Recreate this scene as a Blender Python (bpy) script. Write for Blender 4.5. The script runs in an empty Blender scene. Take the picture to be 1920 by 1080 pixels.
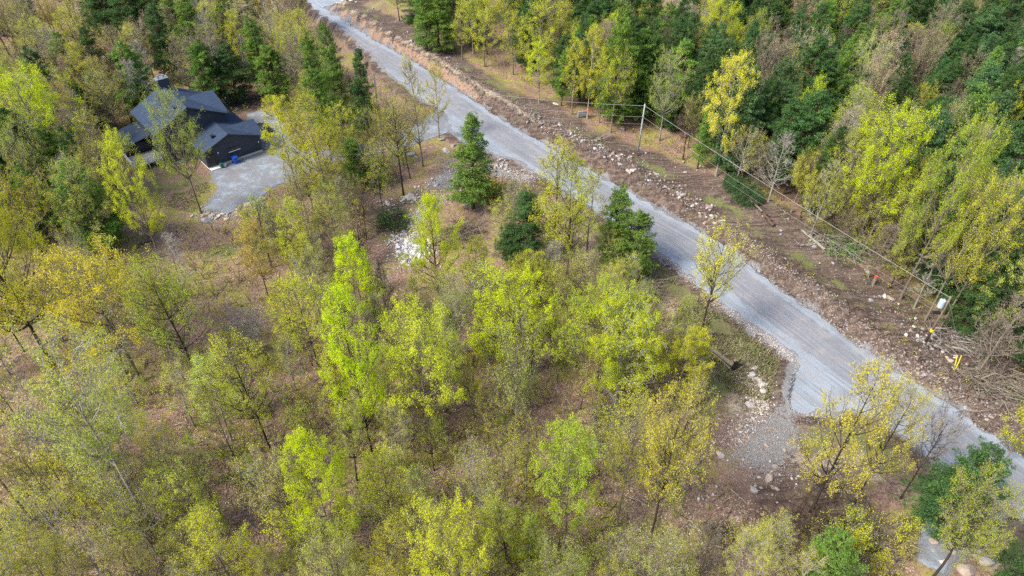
import bpy, math, random
import numpy as np
from mathutils import Vector, geometry
S = bpy.context.scene
C = S.collection
rng = np.random.default_rng(7)
random.seed(7)
PI = math.pi

# ------------------------------------------------------------ camera, sky, sun, exposure
CAM_H, PITCH, FPX = 60.0, math.radians(40.3), 1280.0
cam = bpy.data.objects.new('camera', bpy.data.cameras.new('camera'))
C.objects.link(cam)
cam.location = (0, 0, CAM_H)
cam.rotation_euler = (math.radians(90) - PITCH, 0, 0)
cam.data.sensor_width = 36; cam.data.lens = 24
cam.data.clip_start = 0.5; cam.data.clip_end = 6000
S.camera = cam
SUN_EL, SUN_AZ = math.radians(48), math.radians(-118)   # azimuth measured from +Y towards +X
world = bpy.data.worlds.new('World'); S.world = world; world.use_nodes = True
wn = world.node_tree
bg = wn.nodes['Background']
sky = wn.nodes.new('ShaderNodeTexSky'); sky.sky_type = 'NISHITA'; sky.sun_disc = False
sky.sun_elevation = SUN_EL; sky.sun_rotation = SUN_AZ; sky.dust_density = 3.0; sky.air_density = 1.0
wn.links.new(sky.outputs[0], bg.inputs[0]); bg.inputs[1].default_value = 0.13
sl = bpy.data.lights.new('sun', 'SUN'); sl.energy = 2.2; sl.angle = math.radians(15); sl.color = (1, .94, .84)
sun = bpy.data.objects.new('sun', sl); C.objects.link(sun)
sd = Vector((math.sin(SUN_AZ)*math.cos(SUN_EL), math.cos(SUN_AZ)*math.cos(SUN_EL), math.sin(SUN_EL)))
sun.rotation_euler = sd.to_track_quat('Z', 'Y').to_euler()
S.view_settings.view_transform = 'Standard'; S.view_settings.look = 'None'
S.view_settings.exposure = 1.43; S.view_settings.gamma = 1; S.view_settings.use_curve_mapping = False
cy = S.cycles
cy.max_bounces = 5; cy.diffuse_bounces = 3; cy.glossy_bounces = 1; cy.transmission_bounces = 3
cy.transparent_max_bounces = 4; cy.use_denoising = False
cy.caustics_reflective = False; cy.caustics_refractive = False

# ------------------------------------------------------------ survey: photograph coordinates to places on the land
cP, sP = math.cos(PITCH), math.sin(PITCH)
def G(px, py, z=0.0):
    cx = (px-960)/FPX; c2 = (540-py)/FPX
    vy = cP + c2*sP; vz = -sP + c2*cP
    t = (z-CAM_H)/vz
    return np.array([cx*t, vy*t])
def PJ(x, y, z):
    d = y*cP - (z-CAM_H)*sP
    return 960+FPX*x/d, 540-FPX*(y*sP+(z-CAM_H)*cP)/d, d
def W(pts, z=0.0): return np.array([G(a, b, z) for a, b in pts])

# ------------------------------------------------------------ noise
def _hash(i, j, s):
    n = (i*374761393 + j*668265263 + s*1442695041) & 0x7fffffff
    n = ((n ^ (n >> 13))*1274126177) & 0x7fffffff
    return ((n ^ (n >> 16)) & 0xffff)/65535.0
def vnoise(x, y, s=0):
    xi = np.floor(x).astype(np.int64); yi = np.floor(y).astype(np.int64)
    fx = x-xi; fy = y-yi; fx = fx*fx*(3-2*fx); fy = fy*fy*(3-2*fy)
    a = _hash(xi, yi, s); b = _hash(xi+1, yi, s); c = _hash(xi, yi+1, s); d = _hash(xi+1, yi+1, s)
    return (a*(1-fx)+b*fx)*(1-fy) + (c*(1-fx)+d*fx)*fy
def fbm(x, y, o=4, s=0):
    r = 0; a = 1; t = 0
    for k in range(o):
        r = r + a*vnoise(x*2**k+17.3*k, y*2**k-9.1*k, s+k); t += a; a *= .5
    return r/t*2-1
def smooth(a, b, x):
    t = np.clip((x-a)/(b-a), 0, 1); return t*t*(3-2*t)

# ------------------------------------------------------------ polygons of the gravel surfaces
R_px = [(700,-60),(665,-10),(630,6),(606,14),(700,75),(790,125),(850,165),(940,225),(1000,260),(1050,290),(1140,340),(1225,388),(1280,416),(1323,440),(1413,507),(1480,557),(1547,603),(1613,653),(1663,687),(1713,720),(1780,760),(1847,810),(1920,860),(2080,970),(2300,1150)]
L_px = [(560,-60),(575,0),(590,20),(640,52),(703,107),(740,147),(773,173),(802,192),(836,212),(852,246),(890,268),(930,290),(960,297),(993,312),(1090,378),(1207,453),(1240,473),(1280,504),(1340,557),(1363,573),(1413,607),(1455,638),(1494,668),(1497,684),(1490,697),(1483,725),(1477,757),(1490,772),(1515,778),(1547,774),(1590,768),(1650,785),(1707,822),(1727,847),(1800,893),(1873,937),(1920,972),(2060,1090),(2200,1240)]
D1_px = [(393,323),(412,352),(400,368),(384,392),(430,398),(480,377),(520,346),(555,338),(600,312),(690,290),(752,279),(800,262),(842,246),(880,275),(870,235),(830,205),(812,212),(780,234),(750,250),(690,270),(600,282),(560,285),(535,250),(520,216),(488,206),(462,216),(478,240),(492,282)]
D2_px = [(1723,1050),(1728,985),(1760,950),(1820,925),(1875,930),(1900,955),(1860,975),(1850,1010),(1800,1048),(1770,1075)]
Rw, Lw = W(R_px), W(L_px)
road_poly = np.vstack([Rw, Lw[::-1]])
drive_poly, patch_poly = W(D1_px), W(D2_px)
house_o = G(392.5, 318.6); hu = np.array([.7506, .6607]); hn = np.array([-hu[1], hu[0]])
def HL(u, n): return house_o + hu*u + hn*n
house_poly = np.array([HL(-10.5, 6), HL(-.3, 6), HL(-.3, -.3), HL(10.2, -.3), HL(10.2, 12.5), HL(7.5, 18), HL(-10.5, 19)])
def inside(poly, x, y):
    r = np.zeros(np.shape(x), bool); n = len(poly)
    for i in range(n):
        x0, y0 = poly[i]; x1, y1 = poly[(i+1) % n]
        if y0 == y1: continue
        c = ((y0 > y) != (y1 > y)) & (x < (x1-x0)*(y-y0)/(y1-y0)+x0)
        r ^= c
    return r
def segdist(line, x, y, closed=True):
    best = np.full(np.shape(x), 1e9); s = np.zeros(np.shape(x)); sd_ = np.zeros(np.shape(x)); acc = 0
    n = len(line)
    for i in range(n if closed else n-1):
        a = line[i]; b = line[(i+1) % n]; ab = b-a; L = math.hypot(*ab)
        if L < 1e-6: continue
        t = np.clip(((x-a[0])*ab[0]+(y-a[1])*ab[1])/L**2, 0, 1)
        dx = x-a[0]-ab[0]*t; dy = y-a[1]-ab[1]*t; d = np.hypot(dx, dy)
        m = d < best
        best = np.where(m, d, best); s = np.where(m, acc+t*L, s)
        sd_ = np.where(m, (ab[0]*dy-ab[1]*dx)/L, sd_); acc += L
    return best, s, sd_
def sdf(poly, x, y):
    d, _, _ = segdist(poly, x, y); return np.where(inside(poly, x, y), -d, d)
center = np.array([r for r in Rw[4:]]); 
tang = np.gradient(center, axis=0); tang /= np.linalg.norm(tang, axis=1)[:, None]
center = center + np.stack([tang[:, 1], -tang[:, 0]], 1)*4.1
center = np.vstack([center[0]-tang[0]*60, center, center[-1]+tang[-1]*60])

# ------------------------------------------------------------ terrain height
def blob(x, y, px, py, r, asp=1.0, ang=0.0, z=0):
    c = G(px, py, z); dx, dy = x-c[0], y-c[1]
    ca, sa = math.cos(ang), math.sin(ang)
    a = dx*ca+dy*sa; b = -dx*sa+dy*ca
    return np.exp(-((a/(r*asp))**2+(b/r)**2))
def terrain(x, y):
    dr = sdf(road_poly, x, y)
    do = np.minimum(np.minimum(sdf(drive_poly, x, y), sdf(patch_poly, x, y)), sdf(house_poly, x, y))
    _, s, side = segdist(center, x, y, False)          # side > 0 : left of travel (towards the woods above)
    right = smooth(0, 1.5, side)
    wob = fbm(s*.12, dr*.2, 3, 5)
    prof = -.22*smooth(.1, .7, dr) + (1.55+.6*wob)*smooth(.8, 2.6, dr) - .35*smooth(4, 8, dr)
    prof_l = -.32*smooth(.2, 2.2, dr) + .1*smooth(3, 9, dr)
    h = np.where(side > 0, prof, prof_l)*smooth(0, .8, dr)
    rough = fbm(x*.9, y*.9, 4, 11)*.55*np.exp(-((dr-2.6)/2.2)**2)*right + fbm(x*2.6, y*2.6, 3, 31)*.38*np.exp(-((dr-2.2)/1.6)**2)*right
    roll = fbm(x*.045, y*.045, 3, 3)*.9*smooth(3, 14, dr) + fbm(x*.35, y*.35, 3, 23)*.16*smooth(1, 4, dr)
    h = h+rough+roll
    h = h + 1.0*blob(x, y, 1440, 712, 3.0, 1.5, -.9) + .5*blob(x, y, 960, 340, 3, 1.6, -.6) + .7*blob(x, y, 1300, 690, 2.5)
    h = h*smooth(.1, 3.5, do)
    return np.where(np.minimum(dr, do) <= 0, 0, h)
def axis(lo, hi, f0, f1, step):
    a = [f0]
    while a[-1] < f1: a.append(a[-1]+step)
    st = step; b = a[-1]
    while b < hi: st *= 1.12; b += st; a.append(b)
    st = step; b = f0; pre = []
    while b > lo: st *= 1.12; b -= st; pre.append(b)
    return np.array(pre[::-1]+a)
gx = axis(-1600, 1600, -60, 62, .42); gy = axis(-300, 2600, 28, 140, .42)
XX, YY = np.meshgrid(gx, gy)
ZZ = terrain(XX, YY)
def gz(x, y):
    x = np.asarray(x, float); y = np.asarray(y, float)
    i = np.clip(np.searchsorted(gx, x)-1, 0, len(gx)-2); j = np.clip(np.searchsorted(gy, y)-1, 0, len(gy)-2)
    fx = (x-gx[i])/(gx[i+1]-gx[i]); fy = (y-gy[j])/(gy[j+1]-gy[j])
    return (ZZ[j, i]*(1-fx)+ZZ[j, i+1]*fx)*(1-fy)+(ZZ[j+1, i]*(1-fx)+ZZ[j+1, i+1]*fx)*fy
def GP(px, py):
    z = 0.0
    for _ in range(5):
        p = G(px, py, z); z = float(gz(*p))
    return np.array([p[0], p[1], z])

# ------------------------------------------------------------ mesh helpers
def make_mesh(name, V, F, mats=(), mi=None, smooth_=False, attrs=None):
    """V (n,3); F list of arrays (m,3) or (m,4)"""
    if not isinstance(F, list): F = [F]
    F = [np.asarray(f) for f in F if len(f)]
    me = bpy.data.meshes.new(name)
    me.vertices.add(len(V)); me.vertices.foreach_set('co', np.ascontiguousarray(V, np.float32).ravel())
    idx = np.concatenate([f.ravel() for f in F]); tot = np.concatenate([np.full(len(f), f.shape[1]) for f in F])
    st = np.concatenate([[0], np.cumsum(tot)[:-1]])
    me.loops.add(len(idx)); me.loops.foreach_set('vertex_index', idx.astype(np.int32))
    me.polygons.add(len(tot)); me.polygons.foreach_set('loop_start', st.astype(np.int32)); me.polygons.foreach_set('loop_total', tot.astype(np.int32))
    if mi is not None: me.polygons.foreach_set('material_index', np.asarray(mi, np.int32))
    me.polygons.foreach_set('use_smooth', np.full(len(tot), smooth_))
    for m in mats: me.materials.append(m)
    for k, v in (attrs or {}).items():
        a = me.attributes.new(k, 'FLOAT', 'POINT'); a.data.foreach_set('value', np.ascontiguousarray(v, np.float32).ravel())
    me.update(calc_edges=True)
    return me
def link(name, me, parent=None, loc=None):
    o = bpy.data.objects.new(name, me); C.objects.link(o)
    if parent is not None: o.parent = parent
    if loc is not None: o.location = loc
    return o
def tag(o, label=None, cat=None, group=None, kind=None):
    if label: o['label'] = label
    if cat: o['category'] = cat
    if group: o['group'] = group
    if kind: o['kind'] = kind
    return o
def empty(name, loc, rz=0.0, label=None, cat=None, group=None):
    o = bpy.data.objects.new(name, None); C.objects.link(o)
    o.empty_display_size = .3; o.location = loc; o.rotation_euler = (0, 0, rz)
    return tag(o, label, cat, group)
class MB:
    def __init__(s): s.V = []; s.F3 = []; s.F4 = []; s.n = 0; s.m3 = []; s.m4 = []
    def add(s, V, F, mi=0):
        V = np.asarray(V, float); F = np.asarray(F)
        if len(F) == 0: return s
        (s.F3 if F.shape[1] == 3 else s.F4).append(F+s.n)
        (s.m3 if F.shape[1] == 3 else s.m4).append(np.full(len(F), mi))
        s.V.append(V); s.n += len(V); return s
    def box(s, c, d, mi=0, rz=0, M=None):
        x, y, z = np.array(d)/2
        v = np.array([(-x,-y,-z),(x,-y,-z),(x,y,-z),(-x,y,-z),(-x,-y,z),(x,-y,z),(x,y,z),(-x,y,z)])
        if M is not None: v = v@np.array(M).T
        if rz: v = v@np.array([[math.cos(rz), math.sin(rz), 0], [-math.sin(rz), math.cos(rz), 0], [0, 0, 1]])
        return s.add(v+np.array(c), [(0,3,2,1),(4,5,6,7),(0,1,5,4),(1,2,6,5),(2,3,7,6),(3,0,4,7)], mi)
    def mesh(s, name, mats, smooth_=False):
        mi = np.concatenate(s.m3+s.m4) if (s.m3 or s.m4) else None
        F = []
        if s.F3: F.append(np.vstack(s.F3))
        if s.F4: F.append(np.vstack(s.F4))
        return make_mesh(name, np.vstack(s.V), F, mats, mi, smooth_)
    def obj(s, name, mats, parent=None, smooth_=False, loc=None):
        if not isinstance(mats, (list, tuple)): mats = [mats]
        return link(name, s.mesh(name, mats, smooth_), parent, loc)
def tubes(P, R, sides=4, cap=False):
    """P (n,k,3) polylines, R (n,k) radii -> V, F quads"""
    P = np.asarray(P, float); R = np.asarray(R, float); n, k, _ = P.shape
    T = np.gradient(P, axis=1); T /= np.linalg.norm(T, axis=2)[..., None]+1e-9
    ref = np.where(np.abs(T[..., 2:3]) > .9, np.array([1., 0, 0]), np.array([0, 0, 1.]))
    A = np.cross(T, ref); A /= np.linalg.norm(A, axis=2)[..., None]+1e-9
    B = np.cross(T, A)
    a = np.arange(sides)/sides*2*PI
    V = P[:, :, None]+R[:, :, None, None]*(A[:, :, None]*np.cos(a)[None, None, :, None]+B[:, :, None]*np.sin(a)[None, None, :, None])
    V = V.reshape(-1, 3)
    base = (np.arange(n)[:, None, None]*k+np.arange(k-1)[None, :, None])*sides
    i = np.arange(sides)[None, None, :]; j = (i+1) % sides
    F = np.stack([base+i, base+sides+i, base+sides+j, base+j], -1).reshape(-1, 4)
    return V, F
def cyl(p0, p1, r0, r1=None, sides=10):
    r1 = r0 if r1 is None else r1
    V, F = tubes([[p0, p1]], [[r0, r1]], sides)
    n = len(V); V = np.vstack([V, p0, p1])
    T = [(n, i, (i+1) % sides) for i in range(sides)]+[(n+1, sides+(i+1) % sides, sides+i) for i in range(sides)]
    return V, F, np.array(T)
def add_cyl(mb, p0, p1, r0, r1=None, sides=10, mi=0):
    V, F, T = cyl(p0, p1, r0, r1, sides)
    n0 = mb.n; mb.add(V, F, mi); mb.F3.append(T+n0); mb.m3.append(np.full(len(T), mi))
def leaves(c, size, up=.4, asp=.62, r=rng, dirs=None):
    n = len(c)
    nm = r.normal(size=(n, 3)); nm[:, 2] = np.abs(nm[:, 2])+up; nm /= np.linalg.norm(nm, axis=1)[:, None]
    t = r.normal(size=(n, 3)) if dirs is None else dirs+r.normal(size=(n, 3))*.25
    t -= nm*np.sum(t*nm, 1)[:, None]; t /= np.linalg.norm(t, axis=1)[:, None]+1e-9
    b = np.cross(nm, t); s = (size*r.uniform(.65, 1.35, n))[:, None]
    V = np.stack([c-t*s*.5, c+b*s*asp*.5+nm*s*.08, c+t*s*.5, c-b*s*asp*.5+nm*s*.08], 1).reshape(-1, 3)
    F = np.arange(4*n).reshape(-1, 4)
    return V, F

# ------------------------------------------------------------ materials
def nt(name):
    m = bpy.data.materials.new(name); m.use_nodes = True; t = m.node_tree
    for n in list(t.nodes): t.nodes.remove(n)
    out = t.nodes.new('ShaderNodeOutputMaterial')
    return m, t, out
def N(t, typ, **k):
    n = t.nodes.new(typ)
    for a, v in k.items():
        if a in n.inputs: n.inputs[a].default_value = v
        else: setattr(n, a, v)
    return n
def mixc(t, f, a, b, blend='MIX'):
    n = t.nodes.new('ShaderNodeMix'); n.data_type = 'RGBA'; n.blend_type = blend
    for i, v in ((0, f), (6, a), (7, b)):
        if isinstance(v, bpy.types.NodeSocket): t.links.new(v, n.inputs[i])
        elif i == 0: n.inputs[0].default_value = v
        else: n.inputs[i].default_value = (*v, 1) if len(v) == 3 else v
    return n.outputs[2]
def ramp(t, f, a, b):
    n = t.nodes.new('ShaderNodeMapRange'); t.links.new(f, n.inputs[0]); n.inputs[1].default_value = a; n.inputs[2].default_value = b
    return n.outputs[0]
def noise(t, scale, co=None, detail=4, rough=.6):
    n = t.nodes.new('ShaderNodeTexNoise'); n.inputs['Scale'].default_value = scale; n.inputs['Detail'].default_value = detail; n.inputs['Roughness'].default_value = rough
    if co is not None: t.links.new(co, n.inputs['Vector'])
    return n.outputs[0]
def math_(t, op, a, b=None):
    n = t.nodes.new('ShaderNodeMath'); n.operation = op
    for i, v in ((0, a), (1, b)):
        if v is None: continue
        if isinstance(v, bpy.types.NodeSocket): t.links.new(v, n.inputs[i])
        else: n.inputs[i].default_value = v
    return n.outputs[0]
def plain(name, col, rough=.7, var=.25, scale=3.0, bump=0.0, metal=0.0, col2=None):
    m, t, out = nt(name)
    tc = N(t, 'ShaderNodeTexCoord').outputs['Object']
    f = ramp(t, noise(t, scale, tc, 5, .65), .35, .68)
    c2 = col2 or tuple(c*(1-var) for c in col)
    b = N(t, 'ShaderNodeBsdfPrincipled', Roughness=rough, Metallic=metal)
    t.links.new(mixc(t, f, col, c2), b.inputs['Base Color'])
    if bump:
        bn = N(t, 'ShaderNodeBump', Strength=bump, Distance=.02); t.links.new(noise(t, scale*8, tc, 4), bn.inputs['Height']); t.links.new(bn.outputs[0], b.inputs['Normal'])
    t.links.new(b.outputs[0], out.inputs[0]); return m
def leafmat(name, a, b, c=None, trans=.35):
    m, t, out = nt(name)
    tc = N(t, 'ShaderNodeTexCoord').outputs['Object']
    ge = N(t, 'ShaderNodeNewGeometry'); oi = N(t, 'ShaderNodeObjectInfo')
    col = mixc(t, ge.outputs['Random Per Island'], a, b)
    f = ramp(t, noise(t, .45, tc, 2), .42, .62)
    col = mixc(t, math_(t, 'MULTIPLY', f, .55), col, c or tuple(x*.7 for x in b))
    hs = N(t, 'ShaderNodeHueSaturation'); t.links.new(col, hs.inputs['Color'])
    t.links.new(math_(t, 'MULTIPLY_ADD', oi.outputs['Random'], .02), hs.inputs['Hue']); 
    hs.inputs['Hue'].links[0].from_node.inputs[2].default_value = .492
    v = math_(t, 'MULTIPLY_ADD', oi.outputs['Random'], .3); v.node.inputs[2].default_value = .85
    t.links.new(v, hs.inputs['Value'])
    d = N(t, 'ShaderNodeBsdfDiffuse'); tr = N(t, 'ShaderNodeBsdfTranslucent')
    t.links.new(hs.outputs[0], d.inputs[0]); t.links.new(hs.outputs[0], tr.inputs[0])
    mx = N(t, 'ShaderNodeMixShader'); mx.inputs[0].default_value = trans
    t.links.new(d.outputs[0], mx.inputs[1]); t.links.new(tr.outputs[0], mx.inputs[2]); t.links.new(mx.outputs[0], out.inputs[0])
    return m
LM = {
 'lime':  leafmat('leaf_lime', (.56,.65,.012), (.45,.55,.015), (.61,.64,.015), .45),
 'green': leafmat('leaf_fresh_green', (.42,.51,.045), (.31,.40,.04), (.48,.52,.04), .45),
 'yellow': leafmat('leaf_yellow_green', (.60,.62,.035), (.47,.49,.045), (.63,.62,.035), .45),
 'gold':  leafmat('leaf_gold', (.68,.62,.055), (.54,.51,.06), (.68,.59,.055), .45),
 'orange': leafmat('leaf_orange', (.64,.50,.11), (.50,.40,.11), (.62,.54,.09), .4),
 'pale':  leafmat('leaf_pale', (.52,.60,.095), (.41,.48,.085), (.56,.61,.085), .45),
 'olive': leafmat('leaf_olive', (.57,.56,.035), (.45,.44,.045), (.61,.58,.04), .4),
 'bud':   leafmat('leaf_bud_brown', (.47,.34,.23), (.35,.26,.19), (.45,.39,.18), .35),
 'hem':   leafmat('needle_dark', (.068,.135,.042), (.038,.085,.034), (.10,.18,.045), .2),
 'ced':   leafmat('needle_mid', (.16,.27,.05), (.095,.18,.045), (.21,.32,.05), .25),
 'teal':  leafmat('needle_cool', (.085,.16,.06), (.05,.108,.048), (.12,.205,.062), .2),
}
def barkmat(name, a, b):
    m, t, out = nt(name)
    tc = N(t, 'ShaderNodeTexCoord').outputs['Object']
    mp = N(t, 'ShaderNodeMapping'); mp.inputs['Scale'].default_value = (4, 4, .7); t.links.new(tc, mp.inputs[0])
    f = ramp(t, noise(t, 2.2, mp.outputs[0], 6, .7), .36, .64)
    oi = N(t, 'ShaderNodeObjectInfo')
    col = mixc(t, f, a, b); col = mixc(t, math_(t, 'MULTIPLY', oi.outputs['Random'], .5), col, tuple(x*.55 for x in b))
    bs = N(t, 'ShaderNodeBsdfDiffuse'); t.links.new(col, bs.inputs[0]); t.links.new(bs.outputs[0], out.inputs[0])
    return m
BK = {'grey': barkmat('bark_grey', (.26,.225,.18), (.12,.098,.074)), 'dark': barkmat('bark_dark', (.085,.072,.058), (.035,.03,.026)),
      'pale': barkmat('bark_pale', (.38,.36,.32), (.19,.175,.15)), 'brown': barkmat('bark_brown', (.13,.095,.07), (.06,.045,.035))}

def ground_material():
    m, t, out = nt('forest_floor')
    tc = N(t, 'ShaderNodeTexCoord').outputs['Object']
    def at(n): return N(t, 'ShaderNodeAttribute', attribute_name=n).outputs['Fac']
    n1 = noise(t, .35, tc, 6, .65); n2 = noise(t, 2.4, tc, 6, .75); n3 = noise(t, 11, tc, 4, .8); n4 = noise(t, .09, tc, 4)
    lit = mixc(t, ramp(t, n2, .36, .64), (.11,.065,.045), (.31,.205,.15))
    lit = mixc(t, ramp(t, n1, .50, .64), lit, (.23,.125,.09))
    lit = mixc(t, ramp(t, n3, .52, .74), lit, (.45,.335,.27))
    lit = mixc(t, ramp(t, n3, .47, .30), lit, (.05,.035,.028))
    gr = mixc(t, ramp(t, n2, .35, .65), (.13,.14,.028), (.28,.27,.055))
    f = ramp(t, math_(t, 'ADD', n1, math_(t, 'MULTIPLY', n4, .7)), .80, .98)
    lit = mixc(t, math_(t, 'MULTIPLY', f, .8), lit, gr)
    soil = mixc(t, ramp(t, n2, .35, .65), (.045,.032,.026), (.15,.11,.09))
    soil = mixc(t, ramp(t, n3, .56, .74), soil, (.25,.20,.17))
    soil = mixc(t, math_(t, 'MULTIPLY', ramp(t, n1, .50, .66), .45), soil, (.10,.060,.045))
    mp = N(t, 'ShaderNodeMapping'); mp.inputs['Rotation'].default_value = (0, 0, math.radians(54.3)); mp.inputs['Scale'].default_value = (.07, 1.1, 1)
    t.links.new(tc, mp.inputs[0]); rut = noise(t, 1.5, mp.outputs[0], 5, .7)
    soil = mixc(t, math_(t, 'MULTIPLY', ramp(t, rut, .50, .60), .65), soil, (.032,.022,.018))
    soil = mixc(t, math_(t, 'MULTIPLY', ramp(t, rut, .46, .36), .55), soil, (.21,.165,.135))
    soil = mixc(t, math_(t, 'MULTIPLY', ramp(t, n1, .44, .34), .5), soil, (.11,.115,.04))
    gra = mixc(t, ramp(t, n3, .3, .7), (.10,.105,.11), (.27,.265,.265))
    clay = mixc(t, ramp(t, n2, .35, .65), (.19,.125,.088), (.30,.21,.155))
    grass = mixc(t, ramp(t, n3, .3, .7), (.075,.09,.032), (.19,.19,.075))
    straw = mixc(t, ramp(t, n3, .3, .7), (.26,.20,.13), (.46,.39,.28))
    col = lit
    def edge(a):
        return ramp(t, math_(t, 'ADD', a, math_(t, 'MULTIPLY', math_(t, 'SUBTRACT', math_(t, 'ADD', n2, math_(t, 'MULTIPLY', n1, .8)), .9), 1.6)), .35, .65)
    for a, c in (('soil', soil), ('straw', straw), ('grass', grass), ('clay', clay), ('gravel', gra)):
        col = mixc(t, edge(at(a)), col, c)
    b = N(t, 'ShaderNodeBsdfPrincipled', Roughness=.95); b.inputs['Specular IOR Level'].default_value = .15
    t.links.new(col, b.inputs['Base Color'])
    bn = N(t, 'ShaderNodeBump', Strength=.9, Distance=.12); t.links.new(math_(t, 'ADD', n2, math_(t, 'MULTIPLY', n3, .6)), bn.inputs['Height']); t.links.new(bn.outputs[0], b.inputs['Normal'])
    t.links.new(b.outputs[0], out.inputs[0]); return m
def gravel_material():
    m, t, out = nt('crushed_gravel')
    ax = N(t, 'ShaderNodeAttribute', attribute_name='across').outputs['Fac']; al = N(t, 'ShaderNodeAttribute', attribute_name='along').outputs['Fac']
    tr = N(t, 'ShaderNodeAttribute', attribute_name='track').outputs['Fac']
    tc = N(t, 'ShaderNodeTexCoord').outputs['Object']
    cb = N(t, 'ShaderNodeCombineXYZ'); t.links.new(ax, cb.inputs[0]); t.links.new(math_(t, 'MULTIPLY', al, .035), cb.inputs[1])
    st = noise(t, 2.6, cb.outputs[0], 5, .7)
    n1 = noise(t, .5, tc, 5, .6); n2 = noise(t, 6, tc, 5, .8); n3 = noise(t, 22, tc, 3, .8)
    loose = mixc(t, ramp(t, n3, .25, .75), (.175,.202,.235), (.275,.31,.352))
    pack = mixc(t, ramp(t, n3, .25, .75), (.148,.156,.176), (.21,.218,.242))
    loose = mixc(t, math_(t, 'MULTIPLY', math_(t, 'SUBTRACT', 1.0, tr), ramp(t, math_(t, 'ADD', n1, math_(t, 'MULTIPLY', n2, .3)), .52, .78)), loose, (.105,.108,.115))
    w = math_(t, 'SUBTRACT', math_(t, 'ADD', n1, st), 1.0)
    stw = math_(t, 'ADD', math_(t, 'MULTIPLY', tr, .27), .13)
    f = ramp(t, math_(t, 'ADD', math_(t, 'ABSOLUTE', math_(t, 'SUBTRACT', ax, .5)), math_(t, 'MULTIPLY', w, 1.6)), 2.1, 2.6)
    f = math_(t, 'MAXIMUM', f, math_(t, 'SUBTRACT', 1.0, tr))
    col = mixc(t, f, pack, loose)
    edge = math_(t, 'MULTIPLY', math_(t, 'MULTIPLY', f, math_(t, 'SUBTRACT', 1.0, f)), 1.6)
    col = mixc(t, math_(t, 'MULTIPLY', edge, tr), col, (.13,.14,.155))
    col = mixc(t, math_(t, 'MULTIPLY', ramp(t, st, .52, .60), stw), col, (.11,.12,.135))
    col = mixc(t, math_(t, 'MULTIPLY', ramp(t, st, .47, .38), stw), col, (.30,.30,.31))
    col = mixc(t, math_(t, 'MULTIPLY', ramp(t, n1, .50, .66), .5), col, (.26,.235,.22))
    col = mixc(t, math_(t, 'MULTIPLY', ramp(t, noise(t, .16, tc, 5, .7), .50, .62), .4), col, (.135,.14,.155))
    col = mixc(t, math_(t, 'MULTIPLY', ramp(t, n2, .60, .78), .25), col, (.15,.16,.17))
    b = N(t, 'ShaderNodeBsdfPrincipled', Roughness=.9); b.inputs['Specular IOR Level'].default_value = .3
    t.links.new(col, b.inputs['Base Color'])
    bn = N(t, 'ShaderNodeBump', Strength=.45, Distance=.05); t.links.new(math_(t, 'ADD', n3, math_(t, 'MULTIPLY', st, 1.5)), bn.inputs['Height']); t.links.new(bn.outputs[0], b.inputs['Normal'])
    t.links.new(b.outputs[0], out.inputs[0]); return m
M_ground, M_gravel = ground_material(), gravel_material()
def rockmat(name, a, b, c):
    m, t, out = nt(name)
    tc = N(t, 'ShaderNodeTexCoord').outputs['Object']; oi = N(t, 'ShaderNodeObjectInfo'); ge = N(t, 'ShaderNodeNewGeometry')
    col = mixc(t, ramp(t, noise(t, 2.5, tc, 6, .7), .35, .65), a, b)
    col = mixc(t, math_(t, 'MULTIPLY', ge.outputs['Random Per Island'], .7), col, c)
    col = mixc(t, math_(t, 'MULTIPLY', oi.outputs['Random'], .3), col, tuple(x*.5 for x in b))
    bs = N(t, 'ShaderNodeBsdfPrincipled', Roughness=.85); t.links.new(col, bs.inputs['Base Color'])
    bn = N(t, 'ShaderNodeBump', Strength=.5, Distance=.05); t.links.new(noise(t, 7, tc, 4), bn.inputs['Height']); t.links.new(bn.outputs[0], bs.inputs['Normal'])
    t.links.new(bs.outputs[0], out.inputs[0]); return m
RK = {'chalk': rockmat('rock_chalk', (.70,.69,.68), (.48,.47,.47), (.60,.58,.56)), 'white': rockmat('rock_white', (.52,.50,.48), (.33,.30,.28), (.42,.37,.34)), 'tan': rockmat('rock_tan', (.38,.31,.24), (.23,.175,.14), (.32,.26,.22)),
      'grey': rockmat('rock_grey', (.27,.28,.30), (.14,.15,.16), (.32,.31,.31)), 'rust': rockmat('rock_rust', (.20,.13,.095), (.11,.07,.052), (.28,.22,.18))}

# ------------------------------------------------------------ ground sheet
x, y = XX.ravel(), YY.ravel()
dr = sdf(road_poly, x, y); dd = np.minimum(sdf(drive_poly, x, y), sdf(patch_poly, x, y)); dh = sdf(house_poly, x, y)
_, s_al, side = segdist(center, x, y, False)
rt = side > 0
nz = fbm(x*.12, y*.12, 3, 41); nz2 = fbm(x*.5, y*.5, 3, 43)
vis_edge = np.interp(y, [40, 60, 75, 100, 115, 135, 165, 200], [15, 13.5, 13, 13, 10, 9, 8, 7])
soil = np.where(rt, smooth(vis_edge+3, vis_edge-2, dr+nz*4), smooth(4.5, 1.0, dr+nz2*2)*.9)
soil = np.maximum(soil, .9*blob(x, y, 1420, 745, 5, 1.5, -.8))
soil = np.maximum(soil, 1.0*blob(x, y, 435, 195, 6, 1.6, 0)); soil = np.maximum(soil, .8*blob(x, y, 1500, 880, 7, 1.5, .7))
soil = np.maximum(soil, .9*blob(x, y, 860, 330, 5)); soil = np.maximum(soil, .8*blob(x, y, 740, 400, 6))
far = smooth(118, 135, y)
grass = np.where(rt, np.exp(-((dr-6.3-nz*2.5)/1.7)**2)*.72*smooth(-.25, .35, nz+nz2*.8), 0)
grass = np.maximum(grass, np.where(~rt, np.exp(-((dr-3.5)/2.2)**2)*.62*(y < 92), 0))
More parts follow.
